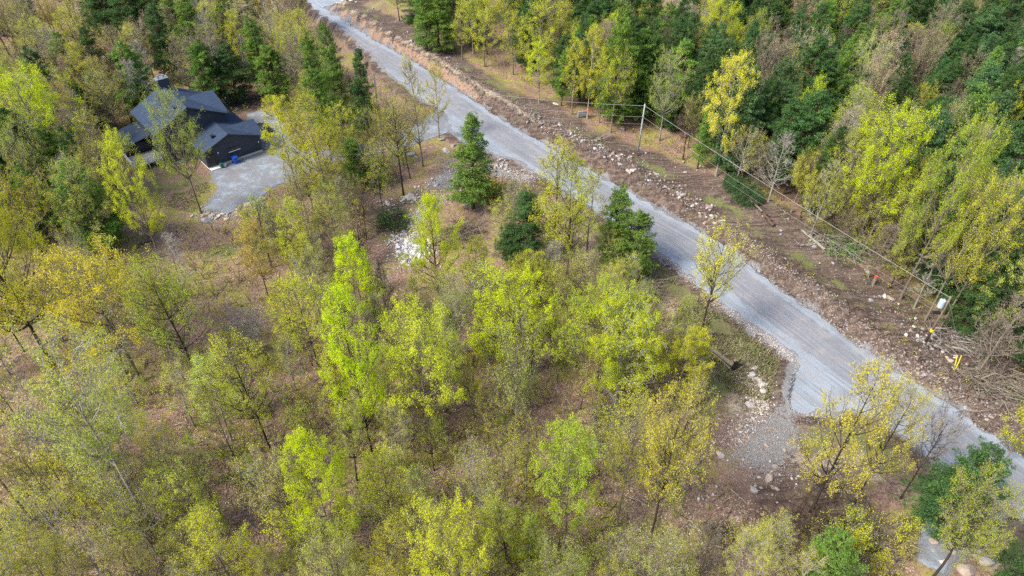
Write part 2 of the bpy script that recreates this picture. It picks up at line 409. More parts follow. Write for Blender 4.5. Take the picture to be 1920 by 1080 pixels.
grass = np.maximum(grass, .8*blob(x, y, 425, 465, 2.2, 2, .5)); grass = np.maximum(grass, .6*blob(x, y, 330, 345, 5, 1.6, .3))
grass = np.maximum(grass, .8*blob(x, y, 1350, 720, 2.0, 1.3))
straw = np.where(rt, np.exp(-((dr-3.6)/1.1)**2)*.6*smooth(102, 125, y), 0)
straw = np.maximum(straw, np.where(~rt, np.exp(-((dr-6)/2.5)**2)*.5*(y < 85), 0))
clay = np.where(rt, np.exp(-((dr-1.2)/1.5)**2)*1.0*smooth(122, 136, y), 0)
gravel = smooth(1.5, .0, dr+nz2*1.3)*.95
gravel = np.maximum(gravel, smooth(.7, .1, dd+nz2*.6)*.7)
gravel = np.maximum(gravel, .95*blob(x, y, 1440, 820, 3.2, 1.7, .75)); gravel = np.maximum(gravel, .9*blob(x, y, 845, 335, 3.0, 1.6, .4))
gravel = np.maximum(gravel, .75*blob(x, y, 790, 400, 2.6, 1.8, .9)); gravel = np.maximum(gravel, .95*blob(x, y, 1725, 645, .9, 1.4, .6))
gravel = np.maximum(gravel, .8*blob(x, y, 935, 320, 1.8, 2.4, -.8))
gravel = np.maximum(gravel, .55*blob(x, y, 330, 300, 4))
ny, nx = XX.shape
ii = (np.arange(ny-1)[:, None]*nx+np.arange(nx-1)[None, :]).ravel()
F = np.stack([ii, ii+1, ii+nx+1, ii+nx], -1)
zt = ZZ.ravel().copy()
me = make_mesh('ground', np.stack([x, y, zt-.02], -1), F, [M_ground], None, False, dict(soil=soil, grass=grass, straw=straw, clay=clay, gravel=gravel))
tag(link('ground', me), kind='structure')

# ------------------------------------------------------------ road and drive sheets
def densify(poly, step, jit):
    out = []
    n = len(poly)
    for i in range(n):
        a, b = poly[i], poly[(i+1) % n]; L = math.hypot(*(b-a)); k = max(1, int(L/step))
        for j in range(k):
            p = a+(b-a)*j/k; q = fbm(p[0:1]*.7, p[1:2]*.7, 5, 77)[0]*1.5
            nrm = np.array([(b-a)[1], -(b-a)[0]])/max(L, 1e-6)
            out.append(p+nrm*q*jit)
    return np.array(out)
def sheet(name, poly, z, thick, track, jit=.55):
    bd = densify(poly, .3, jit)
    lo, hi = bd.min(0), bd.max(0)
    xs = np.arange(lo[0], hi[0], .9); ys = np.arange(lo[1], hi[1], .9)
    A, B = np.meshgrid(xs, ys); A = A.ravel(); B = B.ravel()
    k = sdf(bd, A, B) < -.4
    pts = np.vstack([bd, np.stack([A[k], B[k]], -1)]); nb = len(bd)
    r = geometry.delaunay_2d_cdt([Vector(p) for p in pts], [(i, (i+1) % nb) for i in range(nb)], [], 0, 1e-4)
    vs = np.array([tuple(v) for v in r[0]]); tri = np.array([f for f in r[2] if len(f) == 3])
    cc = vs[tri].mean(1); tri = tri[inside(bd, cc[:, 0], cc[:, 1])]
    ar = np.cross(vs[tri[:, 1]]-vs[tri[:, 0]], vs[tri[:, 2]]-vs[tri[:, 0]]); tri[ar < 0] = tri[ar < 0][:, ::-1]
    zz = np.full(len(vs), z)+.03*fbm(vs[:, 0]*.5, vs[:, 1]*.5, 3, 9)
    n = len(vs); base = len(vs)
    V = np.vstack([np.column_stack([vs, zz]), np.column_stack([bd, np.full(nb, z-thick)])])
    order = list(range(nb))
    Fq = np.array([(base+i, base+(i+1) % nb, (i+1) % nb, i) for i in order])
    _, s, sg = segdist(center, V[:, 0], V[:, 1], False)
    me = make_mesh(name, V, [tri, Fq], [M_gravel], None, False, dict(across=sg, along=s, track=np.full(len(V), track)))
    return tag(link(name, me), kind='structure')
sheet('road', road_poly, .07, .25, 1.0)
sheet('driveway', drive_poly, .045, .2, .0, .4)
sheet('driveway_patch', patch_poly, .035, .2, .0, .4)

# ------------------------------------------------------------ trees: models
def bez(a, b, c, k):
    t = np.linspace(0, 1, k)[None, :, None]
    return a[:, None]*(1-t)**2+2*b[:, None]*t*(1-t)+c[:, None]*t*t
def prof(kind, t):
    if kind == 'oval': return np.sin(np.clip(t*.93+.07, 0, 1)**.8*PI)**.6
    if kind == 'broad': return np.clip(np.sin((t*.75+.22)*PI), 0, 1)**.5
    if kind == 'vase': return np.clip(.35+.75*t, 0, 1)*np.clip((1.02-t)*4, 0, 1)**.5
    return np.clip(1.05-t, .05, 1)**.7*np.clip(t*5+.3, 0, 1)   # 'tall'
def broadleaf(seed, h, cr, cb, nprim, shape, nleaf, lsize, trunk_r, msec=7, mter=5, forks=1, lean=.02, wig=.25):
    """returns (trunk V,F) (twig V,F) list of leaf centres by density"""
    r = np.random.default_rng(seed)
    k = 12; zt_ = np.linspace(0, .9*h, k)
    wob = np.cumsum(r.normal(0, wig*.35, (k, 2)), 0)*(np.linspace(0, 1, k)[:, None])
    wob += np.linspace(0, 1, k)[:, None]*r.normal(0, lean*h, 2)
    tp = np.column_stack([wob, zt_]); tr = trunk_r*(1-.86*np.linspace(0, 1, k))**.9; tr[0] *= 1.35
    T = [tubes([tp], [tr], 7)]
    # targets
    t = (np.arange(nprim)+r.uniform(0, 1, nprim))/nprim
    t = t**.85
    az = np.arange(nprim)*2.39996+r.normal(0, .5, nprim)
    rad = cr*prof(shape, t)*r.uniform(.6, 1.08, nprim)
    zt2 = h*(cb+(1-cb)*t)*r.uniform(.97, 1.0, nprim)
    tz = np.clip(zt2-rad*r.uniform(.55, 1.25, nprim), h*cb*.72, .88*h)
    o = np.stack([np.interp(tz, zt_, tp[:, 0]), np.interp(tz, zt_, tp[:, 1]), tz], -1)
    ax_ = np.stack([np.interp(np.minimum(zt2, .9*h), zt_, tp[:, 0]), np.interp(np.minimum(zt2, .9*h), zt_, tp[:, 1])], -1)
    e = np.column_stack([ax_[:, 0]+rad*np.cos(az), ax_[:, 1]+rad*np.sin(az), zt2])
    c = o*.45+e*.55+np.column_stack([r.normal(0, .25, nprim), r.normal(0, .25, nprim), -.12*rad])
    c[:, :2] += (e-o)[:, :2]*.12
    K1 = 7; P1 = bez(o, c, e, K1)
    ro = np.interp(tz, zt_, tr)*r.uniform(.42, .62, nprim)
    R1 = ro[:, None]*(1-.82*np.linspace(0, 1, K1))[None]
    T.append(tubes(P1, R1, 4))
    # secondaries
    n2 = nprim*msec; pi_ = np.repeat(np.arange(nprim), msec); u = r.uniform(.28, 1, n2)
    f = u*(K1-1); i0 = np.minimum(f.astype(int), K1-2); w = (f-i0)[:, None]
    o2 = P1[pi_, i0]*(1-w)+P1[pi_, i0+1]*w
    d1 = P1[pi_, i0+1]-P1[pi_, i0]; d1 /= np.linalg.norm(d1, axis=1)[:, None]
    dv = d1*.7+r.normal(0, .62, (n2, 3)); dv[:, 2] += .25; dv /= np.linalg.norm(dv, axis=1)[:, None]
    ln = cr*r.uniform(.22, .5, n2)*(1.15-.45*u)
    e2 = o2+dv*ln[:, None]; e2[:, 2] += ln*.12
    c2 = (o2+e2)/2+r.normal(0, .07, (n2, 3))*ln[:, None]
    K2 = 4; P2 = bez(o2, c2, e2, K2)
    R2 = (np.clip(ro[pi_]*.42*(1-.6*u), .024, .07))[:, None]*(1-.65*np.linspace(0, 1, K2))[None]
    W2 = tubes(P2, R2, 3)
    n3 = n2*mter; p3 = np.repeat(np.arange(n2), mter); u3 = r.uniform(.25, 1, n3)
    f = u3*(K2-1); i0 = np.minimum(f.astype(int), K2-2); w = (f-i0)[:, None]
    o3 = P2[p3, i0]*(1-w)+P2[p3, i0+1]*w
    d3 = dv[p3]*.6+r.normal(0, .6, (n3, 3)); d3[:, 2] += .2; d3 /= np.linalg.norm(d3, axis=1)[:, None]
    l3 = r.uniform(.25, .6, n3)*cr*.23
    e3 = o3+d3*l3[:, None]
    W3 = tubes(np.stack([o3, e3], 1), np.tile([.019, .009], (n3, 1)), 3)
    # leaf centres, clumped: weight per secondary
    wsec = r.uniform(0, 1, n2)**1.3+.12; wsec *= np.where(r.uniform(size=n2) < .1, .05, 1)
    wsec /= wsec.sum()
    pick = r.choice(n3, nleaf, p=np.repeat(wsec/mter, mter)/np.repeat(wsec/mter, mter).sum())
    q = r.uniform(.2, 1.15, nleaf)[:, None]
    lc = o3[pick]*(1-q)+e3[pick]*q+r.normal(0, .09+lsize*.6, (nleaf, 3))
    return T, [W2, W3], lc, r
def model(seed, dens, h, cr, cb, nprim, shape, nleaf, lsize, trunk_r, **k):
    T, Tw, lc, r = broadleaf(seed, h, cr, cb, nprim, shape, max(dens.values()) and int(nleaf*max(dens.values())), lsize, trunk_r, **k)
    mb = MB()
    for V, F in T: mb.add(V, F)
    trunk = mb.mesh('trunk', [BK['grey']], True)
    crowns = {}
    for name, d in dens.items():
        mb = MB()
        for V, F in Tw: mb.add(V, F, 0)
        n = int(nleaf*d)
        V, F = leaves(lc[:n], lsize, r=r); mb.add(V, F, 1)
        crowns[name] = mb.mesh('crown', [BK['grey'], LM['lime']])
    return dict(trunk=trunk, crown=crowns, h=h, cr=cr)
D3 = {'d': 1.0, 'm': .48, 's': .2}
NL = 25000
BL = [
 model(11, D3, 16, 4.8, .40, 38, 'oval', NL, .125, .20),
 model(12, D3, 16, 5.6, .45, 40, 'broad', NL, .125, .22),
 model(13, D3, 16, 4.0, .30, 38, 'tall', NL*.85, .125, .17),
 model(14, D3, 16, 5.8, .50, 38, 'vase', NL, .13, .21, wig=.35),
 model(15, D3, 16, 4.6, .27, 40, 'oval', NL, .125, .18),
 model(16, D3, 16, 6.4, .38, 44, 'broad', int(NL*1.2), .13, .24, wig=.45, lean=.04),
 model(17, D3, 16, 3.4, .34, 32, 'oval', NL*.7, .12, .15),
 model(18, D3, 16, 5.2, .56, 34, 'broad', NL*.8, .125, .19, lean=.04),
]
for b in BL: pass
BARE = [model(31, {'b': .06}, 14, 3.6, .35, 30, 'oval', 9000, .10, .16, msec=8, mter=7),
        model(32, {'b': .06}, 14, 4.2, .40, 30, 'vase', 9000, .10, .18, msec=8, mter=7, wig=.4),
        model(33, {'b': .06}, 14, 3.0, .25, 30, 'tall', 9000, .10, .15, msec=8, mter=7)]
SAP = [model(41+i, {'s': 1.0}, 5, 1.25+.2*i, .22, 14, ['tall', 'oval', 'vase', 'oval'][i], 700, .13, .045, msec=5, mter=3, wig=.15) for i in range(4)]
LOWB = [model(51, D3, 9, 2.8, .25, 26, 'oval', 9000, .16, .10), model(52, D3, 9, 3.3, .30, 26, 'broad', 6000, .16, .11, wig=.3)]

def conifer(seed, h, cr, cb, nb, kind='cone'):
    r = np.random.default_rng(seed)
    k = 9; z = np.linspace(0, h*.99, k); w = np.cumsum(r.normal(0, .05, (k, 2)), 0)
    tp = np.column_stack([w, z]); tr = .21*(1-.95*np.linspace(0, 1, k)); tr[0] *= 1.3
    mb = MB(); mb.add(*tubes([tp], [tr], 7))
    t = np.sort(r.uniform(0, 1, nb)**1.15)
    zb = h*(cb+(1-cb)*t); az = r.uniform(0, 2*PI, nb)
    if kind == 'cone': pr = (1-t)**.62*np.clip(t*5+.5, 0, 1)
    else: pr = (1-t**2.0)**.72*np.clip(t*4+.5, 0, 1)
    lobes = .58+.85*vnoise(az*1.3+seed*3, zb*.7+9, seed)
    ln = cr*pr*r.uniform(.62, 1.1, nb)*lobes+.18
    o = np.column_stack([np.interp(zb, z, tp[:, 0]), np.interp(zb, z, tp[:, 1]), zb])
    d = np.column_stack([np.cos(az), np.sin(az), .18+.5*t-.15*(1-t)])
    e = o+d*ln[:, None]; e[:, 2] -= ln*.10
    c = (o+e)/2; c[:, 2] += ln*.12
    P = bez(o, c, e, 5); mb.add(*tubes(P, (np.clip(.012*ln+.012, 0, .05))[:, None]*np.linspace(1, .25, 5)[None], 3))
    trunk = mb.mesh('trunk', [BK['brown']], True)
    per = np.clip(ln*44, 12, 150).astype(int)
    pi_ = np.repeat(np.arange(nb), per); n = len(pi_)
    u = r.uniform(.18, 1.03, n)**.75; f = np.clip(u, 0, .999)*4; i0 = f.astype(int); w = (f-i0)[:, None]
    b = P[pi_, i0]*(1-w)+P[pi_, i0+1]*w
    dh_ = np.stack([np.cos(az), np.sin(az), np.zeros(nb)], -1)[pi_]
    sd_ = np.stack([-dh_[:, 1], dh_[:, 0], np.zeros(n)], -1)
    sgn = r.choice([-1, 1], n); sp = (1.08-u)*ln[pi_]*.42+.12
    lat = sgn*r.uniform(.05, 1, n)*sp
    ctr = b+sd_*lat[:, None]+dh_*(np.abs(lat)*.35)[:, None]; ctr[:, 2] += r.normal(0, .07, n)-np.abs(lat)*.12
    dirs = dh_*.8+sd_*(sgn*.8)[:, None]; dirs[:, 2] -= .25
    ctr[:, 2] += r.normal(0, .12, n)
    kk = vnoise(ctr[:, 0]*1.1+50, ctr[:, 1]*1.1+ctr[:, 2]*1.3+70, seed) > .27; ctr = ctr[kk]; dirs = dirs[kk]
    V, F = leaves(ctr, .25, up=.35, asp=.40, r=r, dirs=dirs)
    mb = MB(); mb.add(V, F, 0)
    return dict(trunk=trunk, crown={'d': mb.mesh('crown', [LM['hem']])}, h=h, cr=cr)
CN = [conifer(61, 16, 3.4, .12, 300), conifer(62, 16, 3.9, .10, 300, 'round'), conifer(63, 16, 3.0, .14, 280), conifer(64, 16, 3.5, .18, 290, 'round'), conifer(65, 16, 4.2, .08, 330, 'cone'), conifer(66, 16, 3.2, .1, 290, 'round'), conifer(67, 16, 3.7, .22, 230), conifer(68, 16, 3.3, .15, 240, 'cone')]

TREES = []   # x, y, r
LABELQ = []
def setmat(o, slot, m):
    o.material_slots[slot].link = 'OBJECT'; o.material_slots[slot].material = m
def plant(name, md, dens, x, y, h, cr, leaf, bark, label, cat='tree', group=None, rz=None, z=None):
    z = float(gz(x, y)) if z is None else z
    e = empty(name, (x, y, z-.05), random.uniform(0, 2*PI) if rz is None else rz, label, cat, group)
    sz = h/md['h']; sx = cr/md['cr']
    e.scale = (sx, sx, sz)
    if name in ('conifer_tree', 'spruce_tree') or h < 13: e.rotation_euler.x = random.gauss(0, .045); e.rotation_euler.y = random.gauss(0, .045)
    t = link('trunk', md['trunk'], e); setmat(t, 0, BK[bark])
    c = link('crown', md['crown'][dens], e)
    if len(md['crown'][dens].materials) > 1:
        setmat(c, 0, BK[bark if bark != 'dark' else 'grey']); setmat(c, 1, LM[leaf])
    else: setmat(c, 0, LM[leaf])
    TREES.append((x, y, cr)); return e
def solve(bx, by, ty):
    p = GP(bx, by); lo, hi = 1, 40
    for _ in range(30):
        m = (lo+hi)/2
        if PJ(p[0], p[1], p[2]+m)[1] > ty: lo = m
        else: hi = m
    return p, lo
def hero(bx, by, ty, rpx, i, dens, leaf, bark, label, name='broadleaf_tree', lib=None, rz=None):
    p, h = solve(bx, by, ty)
    d = PJ(p[0], p[1], p[2]+h*.75)[2]
    cr = rpx*d/FPX*(1.0 if lib is CN or lib is BARE else .95 if bx > 1400 or (by < 500 and bx < 400) else 1.2)
    return plant(name, (lib or BL)[i], dens, p[0], p[1], h, cr, leaf, bark, label, 'tree', None, rz)
def hero_t(tx, ty, h, rpx, i, dens, leaf, bark, label, name='broadleaf_tree', lib=None, rz=None):
    z = 0
    for _ in range(4): p = G(tx, ty, h+z); z = float(gz(*p))
    d = PJ(p[0], p[1], z+h*.75)[2]
    return plant(name, (lib or BL)[i], dens, p[0], p[1], h, rpx*d/FPX, leaf, bark, label, 'tree', None, rz)

#HEROES
exec_heroes = True
H = hero
H(122,350,135, 88,5,'d','lime','grey','big lime yellow tree at the left edge, left of the dark house')
H(102,690,335, 92,5,'d','yellow','dark','broad yellow green tree at the left edge below the lime one')
H(20,560,380, 60,1,'m','yellow','grey','yellow green tree cut by the left edge at mid height')
H(265,715,480, 96,1,'d','gold','grey','wide golden yellow tree with a long slanting trunk, left part of the wood')
H(387,738,500, 66,7,'m','green','dark','thin green crowned tree with dark trunk right of the golden tree')
H(285,985,655,115,3,'m','pale','pale','large pale green tree with white spreading branches, lower left')
H(300,482,252, 50,4,'d','yellow','grey','bright yellow tree in front of the deck of the dark house')
H(378,402,178, 58,1,'m','green','grey','fresh green tree hiding the middle of the dark house')
H(557,356,180, 36,6,'d','yellow','grey','slim bright yellow tree right of the garage yard')
H(620,402,180, 46,4,'m','yellow','grey','yellow green tree with several stems, right of the slim yellow one')
H(505,562,416, 33,0,'d','orange','grey','small orange leaved tree below the rock wall of the yard')
H(597,690,522, 56,0,'m','yellow','grey','yellow green tree left of the two tall lime trees')
H(688,650,442, 42,6,'d','lime','grey','upper one of the two tall lime trees in the middle left')
H(697,850,548, 54,4,'d','lime','dark','lower one of the two tall lime trees, with a long straight trunk')
H(825,588,374, 50,0,'d','lime','dark','vivid lime tree with two tiers standing below the white rubble heap')
H(808,830,588, 76,1,'d','yellow','grey','broad yellow lime tree in the middle with a dark low trunk')
H(960,716,524, 74,1,'d','lime','dark','vivid lime tree of the middle wood left of the twin crowned green tree')
H(1118,738,545, 80,5,'d','green','grey','fresh green tree with wide crown in the middle, left one of the wide pair')
H(1152,770,575, 78,1,'d','lime','pale','light green tree with a curved pale trunk, right one of the wide pair')
H(965,880,592, 50,3,'s','pale','grey','tall nearly bare pale tree with a long slanting trunk in the middle')
H(888,390,210, 47,0,'d','ced','brown','lone green conifer standing at the road junction','conifer_tree',CN)
H(985,500,365, 40,3,'d','hem','brown','dark conifer left of the thin yellow trees below the junction','conifer_tree',CN)
H(960,492,420, 32,1,'d','hem','brown','small dark conifer beside the larger one below the junction','conifer_tree',CN)
H(1150,500,340, 44,2,'d','ced','dark','taller dark green conifer beside the road left edge','conifer_tree',CN)
H(1175,520,395, 46,1,'d','ced','dark','bushy green conifer at the road left edge, lower of two','conifer_tree',CN)
H(1033,525,262, 44,6,'m','yellow','dark','tall thin yellow green tree overlapping the road below the junction')
H(1063,520,296, 46,4,'m','yellow','dark','second thin yellow green tree overlapping the road')
H(1100,470,320, 36,6,'s','yellow','grey','sparse yellow green tree nearest the road beside the dark conifers')
H(793,312,112, 30,2,'s','gold','grey','bare stemmed tree with a few golden leaves at the driveway mouth')
H(824,262,118, 22,6,'m','gold','grey','small golden topped tree against the grey road at the junction')
H(1311,640,428, 50,3,'m','gold','dark','lone yellow tree leaning over the road, thin with bare lower trunk')
H(1342,330,108, 45,0,'d','gold','pale','tall yellow tree with a pale bare trunk at the edge of the right wood')
H(1101,222,50, 27,6,'d','yellow','pale','slim yellow tree in front of the conifers across the road')
H(1236,264,98, 32,1,'m','green','pale','leaning tree with a pale trunk and light green top beside the utility pole')
H(1520,960,684, 88,4,'m','gold','dark','large golden tree over the road edge, lower right')
H(1600,945,730, 62,1,'m','gold','dark','second golden tree right of the larger one, lower right')
H(1688,935,768, 42,1,'b','bud','dark','dark leafless tree leaning over the road, lower right','bare_tree',BARE)
H(1752,985,838, 80,4,'d','hem','dark','dark green conifer seen from above beside the road, lower right','conifer_tree',CN)
H(1735,1100,915, 96,3,'m','green','dark','light green tree with two dark limbs over the gravel patch, bottom right')
H(1895,1130,960, 70,1,'d','hem','dark','dark conifer in the bottom right corner','conifer_tree',CN)
H(1155,985,770, 60,7,'m','yellow','grey','yellow tree with slanting grey trunk left of its golden neighbour, lower middle')
H(1215,1030,742, 66,3,'m','gold','dark','golden green tree with long slanting dark trunk, lower middle')
H(1058,1025,800, 62,0,'d','green','grey','oval bright green tree in the lower middle')
H(640,1050,816, 62,4,'d','lime','grey','vivid lime tree in the lower left middle')
H(735,990,838, 50,0,'m','yellow','grey','yellow green tree right of the vivid lime tree, lower left middle')
H(858,1200,966, 74,1,'d','yellow','grey','vivid yellow lime tree cut by the bottom edge')
H(515,862,640, 56,7,'m','olive','dark','olive yellow tree with a long slanting dark trunk, left of centre')
H(1250,775,625, 46,0,'d','yellow','grey','yellow lime tree left of the fallen log')
H(60,975,760, 60,3,'s','olive','grey','thin olive tree at the left edge near the bottom')
H(455,1130,975, 62,0,'m','yellow','grey','yellow green tree at the bottom left, beside the brown clearing')
H(395,1010,880, 48,1,'m','yellow','pale','small yellow green tree above the bottom left one')
H(90,1180,985, 80,3,'m','yellow','pale','yellow green tree in the bottom left corner with white limbs')
H(660,1180,1005, 64,1,'m','pale','grey','pale green tree cut by the bottom edge left of the vivid one')
H(1525,1130,1008, 56,1,'d','ced','brown','light green conifer at the bottom edge','conifer_tree',CN)
H(1880,870,745, 42,0,'m','yellow','grey','yellow lime tree by the road at the right edge', 'broadleaf_tree', LOWB)
H(1600,470,212, 74,1,'d','lime','grey','large lime tree in front of the right conifer wood, left of its pair')
H(1688,560,228, 74,5,'d','green','grey','large light green tree in front of the conifer wood, right of its pair')
H(1735,600,345, 60,1,'m','yellow','grey','yellow tree below the large green one, right wood')
H(1760,620,330, 52,0,'m','yellow','grey','bright yellow tree against dark conifers in the right wood')
H(1560,430,215, 46,4,'m','lime','grey','slim lime tree left of the large lime tree in the right wood')
H(1440,378,258, 42,0,'b','bud','pale','pale bare tree left of the lime trees in the right wood','bare_tree',BARE)
H(1545,405,270, 46,2,'b','bud','pale','bare tree with a white trunk below the slim lime tree','bare_tree',BARE)
H(757,368,160, 46,3,'s','olive','dark','tall sparse tree with a dark slanting trunk left of the junction')
H(480,668,578, 52,1,'b','bud','pale','low bare pinkish tree in the brown clearing','bare_tree',BARE)
H(345,560,440, 40,2,'b','bud','pale','bare grey tree above the thin green one','bare_tree',BARE)
H(1925,660,470, 60,1,'b','bud','grey','grey bare tree at the right edge behind the transformer pole','bare_tree',BARE)
H(1832,700,560, 60,0,'b','bud','grey','grey bare leaning tree right of the transformer pole','bare_tree',BARE)
H(1835,672,600, 40,2,'b','bud','grey','smaller bare tree between the transformer pole and the edge','bare_tree',BARE)
H(690,255,92, 30,0,'d','hem','brown','dark conifer at the road bend above the junction','conifer_tree',CN)
H(640,250,45, 38,4,'d','ced','brown','tall green conifer left of the one at the road bend','conifer_tree',CN)
H(600,225,50, 34,2,'d','ced','brown','green conifer at the far end of the road, left side','conifer_tree',CN)
H(620,280,120, 36,1,'d','ced','brown','light green conifer below the group at the road bend','conifer_tree',CN)
H(500,170,25, 36,2,'d','ced','brown','light green conifer behind the house wood pile','conifer_tree',CN)
H(445,195,85, 38,1,'d','hem','brown','dark conifer right behind the rock pile of the house','conifer_tree',CN)
H(525,200,85, 38,3,'d','ced','brown','mid green conifer right of the rock pile of the house','conifer_tree',CN)
H(585,215,72, 44,1,'b','bud','grey','brown budding tree between the conifers and the far road','bare_tree',BARE)
H(330,150,0, 34,2,'d','hem','brown','dark conifer behind the chimney','conifer_tree',CN)
H(375,130,-10, 34,0,'d','ced','brown','green conifer right of the one behind the chimney','conifer_tree',CN)
H(270,95,-40, 44,1,'d','hem','brown','dark bushy conifer at the top left','conifer_tree',CN)
H(215,85,-20, 40,3,'d','hem','brown','dark conifer left of the bushy one at the top left','conifer_tree',CN)
H(800,97,-30, 30,1,'d','ced','brown','first conifer beyond the far bank at the top','conifer_tree',CN)
H(833,100,-25, 34,4,'d','ced','brown','second conifer beyond the far bank with visible trunk','conifer_tree',CN)
H(866,112,0, 18,6,'m','yellow','grey','slim yellow tree beside the two conifers at the top')
H(908,125,20, 24,6,'m','yellow','grey','second slim yellow tree at the top right of the conifers')
H(962,140,20, 24,6,'m','yellow','grey','third slim yellow tree at the top right of the conifers')
H(1010,160,0, 40,4,'m','yellow','grey','wide yellow tree at the top between conifers and road')
H(1048,155,5, 34,0,'m','yellow','grey','yellow tree next to the wide one at the top')
H(1150,230,5, 50,4,'d','ced','brown','wide green conifer behind the slim yellow tree across the road','conifer_tree',CN)
H(1190,230,60, 44,1,'d','ced','brown','green conifer above the utility pole','conifer_tree',CN)
H(1085,195,20, 36,2,'d','hem','brown','dark conifer left behind the slim yellow tree','conifer_tree',CN)
H(1265,215,70, 40,1,'d','ced','brown','green conifer right of the utility pole top','conifer_tree',CN)
H(1330,250,70, 48,4,'d','hem','brown','dark conifer left behind the tall yellow tree','conifer_tree',CN)
H(1325,170,5, 44,1,'d','lime','grey','lime tree in the conifer wood above the tall yellow tree')
H(1360,150,40, 30,0,'d','lime','grey','vivid lime tree between conifers at the top right')
H(1520,260,110, 50,4,'d','hem','brown','wide dark conifer in the middle of the right wood','conifer_tree',CN)
H(1645,300,140, 38,0,'d','hem','brown','cone shaped dark conifer in the right wood','conifer_tree',CN)
H(1800,150,10, 52,4,'d','teal','brown','large cool green conifer in the top right wood','conifer_tree',CN)
H(470,165,20, 24,6,'m','yellow','grey','slim yellow tree among the conifers behind the house')
H(165,130,15, 34,0,'m','yellow','grey','yellow green tree in the far left wood')
H(95,155,40, 42,7,'m','yellow','pale','yellow green tree with a thin white trunk in the far left wood')
H(240,165,55, 50,1,'s','orange','grey','orange budding tree left behind the house')
H(30,90,15, 36,1,'m','yellow','grey','yellow tree in the top left corner')

H(668,352,262, 28,3,'d','ced','brown','bushy green conifer between the yard and the driveway mouth','conifer_tree',CN)
H(706,348,284, 22,1,'d','ced','brown','small green conifer right of the bushy one by the driveway','conifer_tree',CN)
H(632,372,240, 34,0,'m','olive','grey','olive tree over the hidden middle of the driveway')
H(655,330,205, 36,1,'m','yellow','grey','yellow green tree behind the bushy conifer by the driveway')
H(585,330,195, 26,6,'m','yellow','grey','slim yellow tree between the two yellow trees by the yard')
H(718,395,260, 30,2,'s','olive','grey','thin olive tree at the left side of the rubble track')
# ------------------------------------------------------------ trees: the rest of the woods
KEEP = [[(590,20),(740,60),(960,185),(1240,265),(1540,420),(1760,600),(1920,740),(1920,960),(1730,845),(1470,775),(1340,880),(1350,700),(1490,665),(1200,440),(1080,365),(940,285),(840,230),(780,175),(700,105)],
        [(280,148),(335,140),(440,200),(520,205),(540,240),(520,330),(400,390),(370,320),(340,250),(270,250)],
        [(690,380),(770,300),(840,240),(990,310),(880,400),(800,490),(735,495)],
        [(1370,660),(1490,690),(1560,780),(1520,930),(1400,950),(1330,880)],
        [(400,410),(460,440),(470,520),(430,600),(395,540)], [(205,225),(330,260),(400,330),(400,400),(300,380),(215,300)]]
KEEP = [np.array(k, float) for k in KEEP]
far_clear = np.array([(700,60),(740,60),(960,185),(1240,270),(1400,345),(1540,425),(1640,525),(1760,610),(1830,690),(1950,780),(1950,700),(600,-10)], float)
HERO = []
for (hx, hy, hr_), o in zip(TREES, [o for o in bpy.data.objects if o.type == 'EMPTY' and o.get('category') == 'tree']):
    hh = o.scale.z*16*.7; a, b, d = PJ(o.location.x, o.location.y, o.location.z+hh); HERO.append((a, b, o.scale.x*4.2*FPX/d, o.location.y))
def allowed(x, y, h, r, soft=False):
    a, b, d = PJ(x, y, h*.65)
    for A_, B_, R_, Y_ in HERO:
        if y < Y_-.5 and h > 5 and math.hypot(a-A_, (b-B_)*.8) < R_*.75+r*FPX/d*.45 and random.random() < .98: return False
    px = np.array([x]); py = np.array([y])
    if sdf(road_poly, px, py)[0] < 3.2 or sdf(drive_poly, px, py)[0] < 2 or sdf(house_poly, px, py)[0] < 3 or sdf(patch_poly, px, py)[0] < 1.5: return False
    _, _, sg = segdist(center, px, py, False)
    if sg[0] > 0:
        lim = np.interp(y, [40, 60, 75, 100, 115, 135, 165, 200], [11, 11, 11, 12.5, 10, 8, 8, 8])
        if sdf(road_poly, px, py)[0] < lim: return False
        return True
    for f, o in ((1, 0), (.8, -.7), (.8, .7), (.6, 0), (.35, 0)):
        a, b, _ = PJ(x+o*r, y, h*f)
        A = np.array([a]); B = np.array([b])
        if any(inside(k, A, B)[0] for k in KEEP): return False
    return True
def fill(region, n, kinds, hr, gap, tries=14):
    """kinds: list of (weight, name, lib, idxs, dens, leaf, barks, crown ratio, label, group)"""
    poly = np.array(region, float); lo, hi = poly.min(0), poly.max(0)
    w = np.array([k[0] for k in kinds], float); w /= w.sum(); made = 0
    for _ in range(n*tries):
        if made >= n: break
        a = random.uniform(lo[0], hi[0]); b = random.uniform(lo[1], hi[1])
        if not inside(poly, np.array([a]), np.array([b]))[0]: continue
        k = kinds[rng.choice(len(kinds), p=w)]
        h = random.uniform(*hr)*(.85 if k[1] == 'bare_tree' else 1)
        x, y = G(a, b, h)
        r = h*k[7]*random.uniform(.8, 1.2)
        if any((x-t[0])**2+(y-t[1])**2 < (gap+.28*(r+t[2]))**2*.6 for t in TREES): continue
        if not allowed(x, y, h, r): continue
        md = k[2][random.choice(k[3])]
        de = random.choice(k[4])
        lf = random.choice(k[5]); o = plant(k[1], md, de, x, y, h, r, lf, random.choice(k[6]), k[8], 'tree', k[9]); made += 1
        LABELQ.append((o, k[1], de, lf, h))
    return made
def K(w, nm, leaf, dens, ratio, label, group):
    if nm in ('conifer_tree', 'spruce_tree'): return (w, nm, CN, range(8), ['d'], leaf, ['brown'], ratio, label, group)
    if nm == 'bare_tree': return (w, nm, BARE, range(3), ['b'], ['bud'], ['pale', 'grey', 'brown'], ratio, label, group)
    return (w, nm, BL, range(8), dens, leaf, ['grey', 'grey', 'dark', 'pale'], ratio, label, group)
cnt = {}
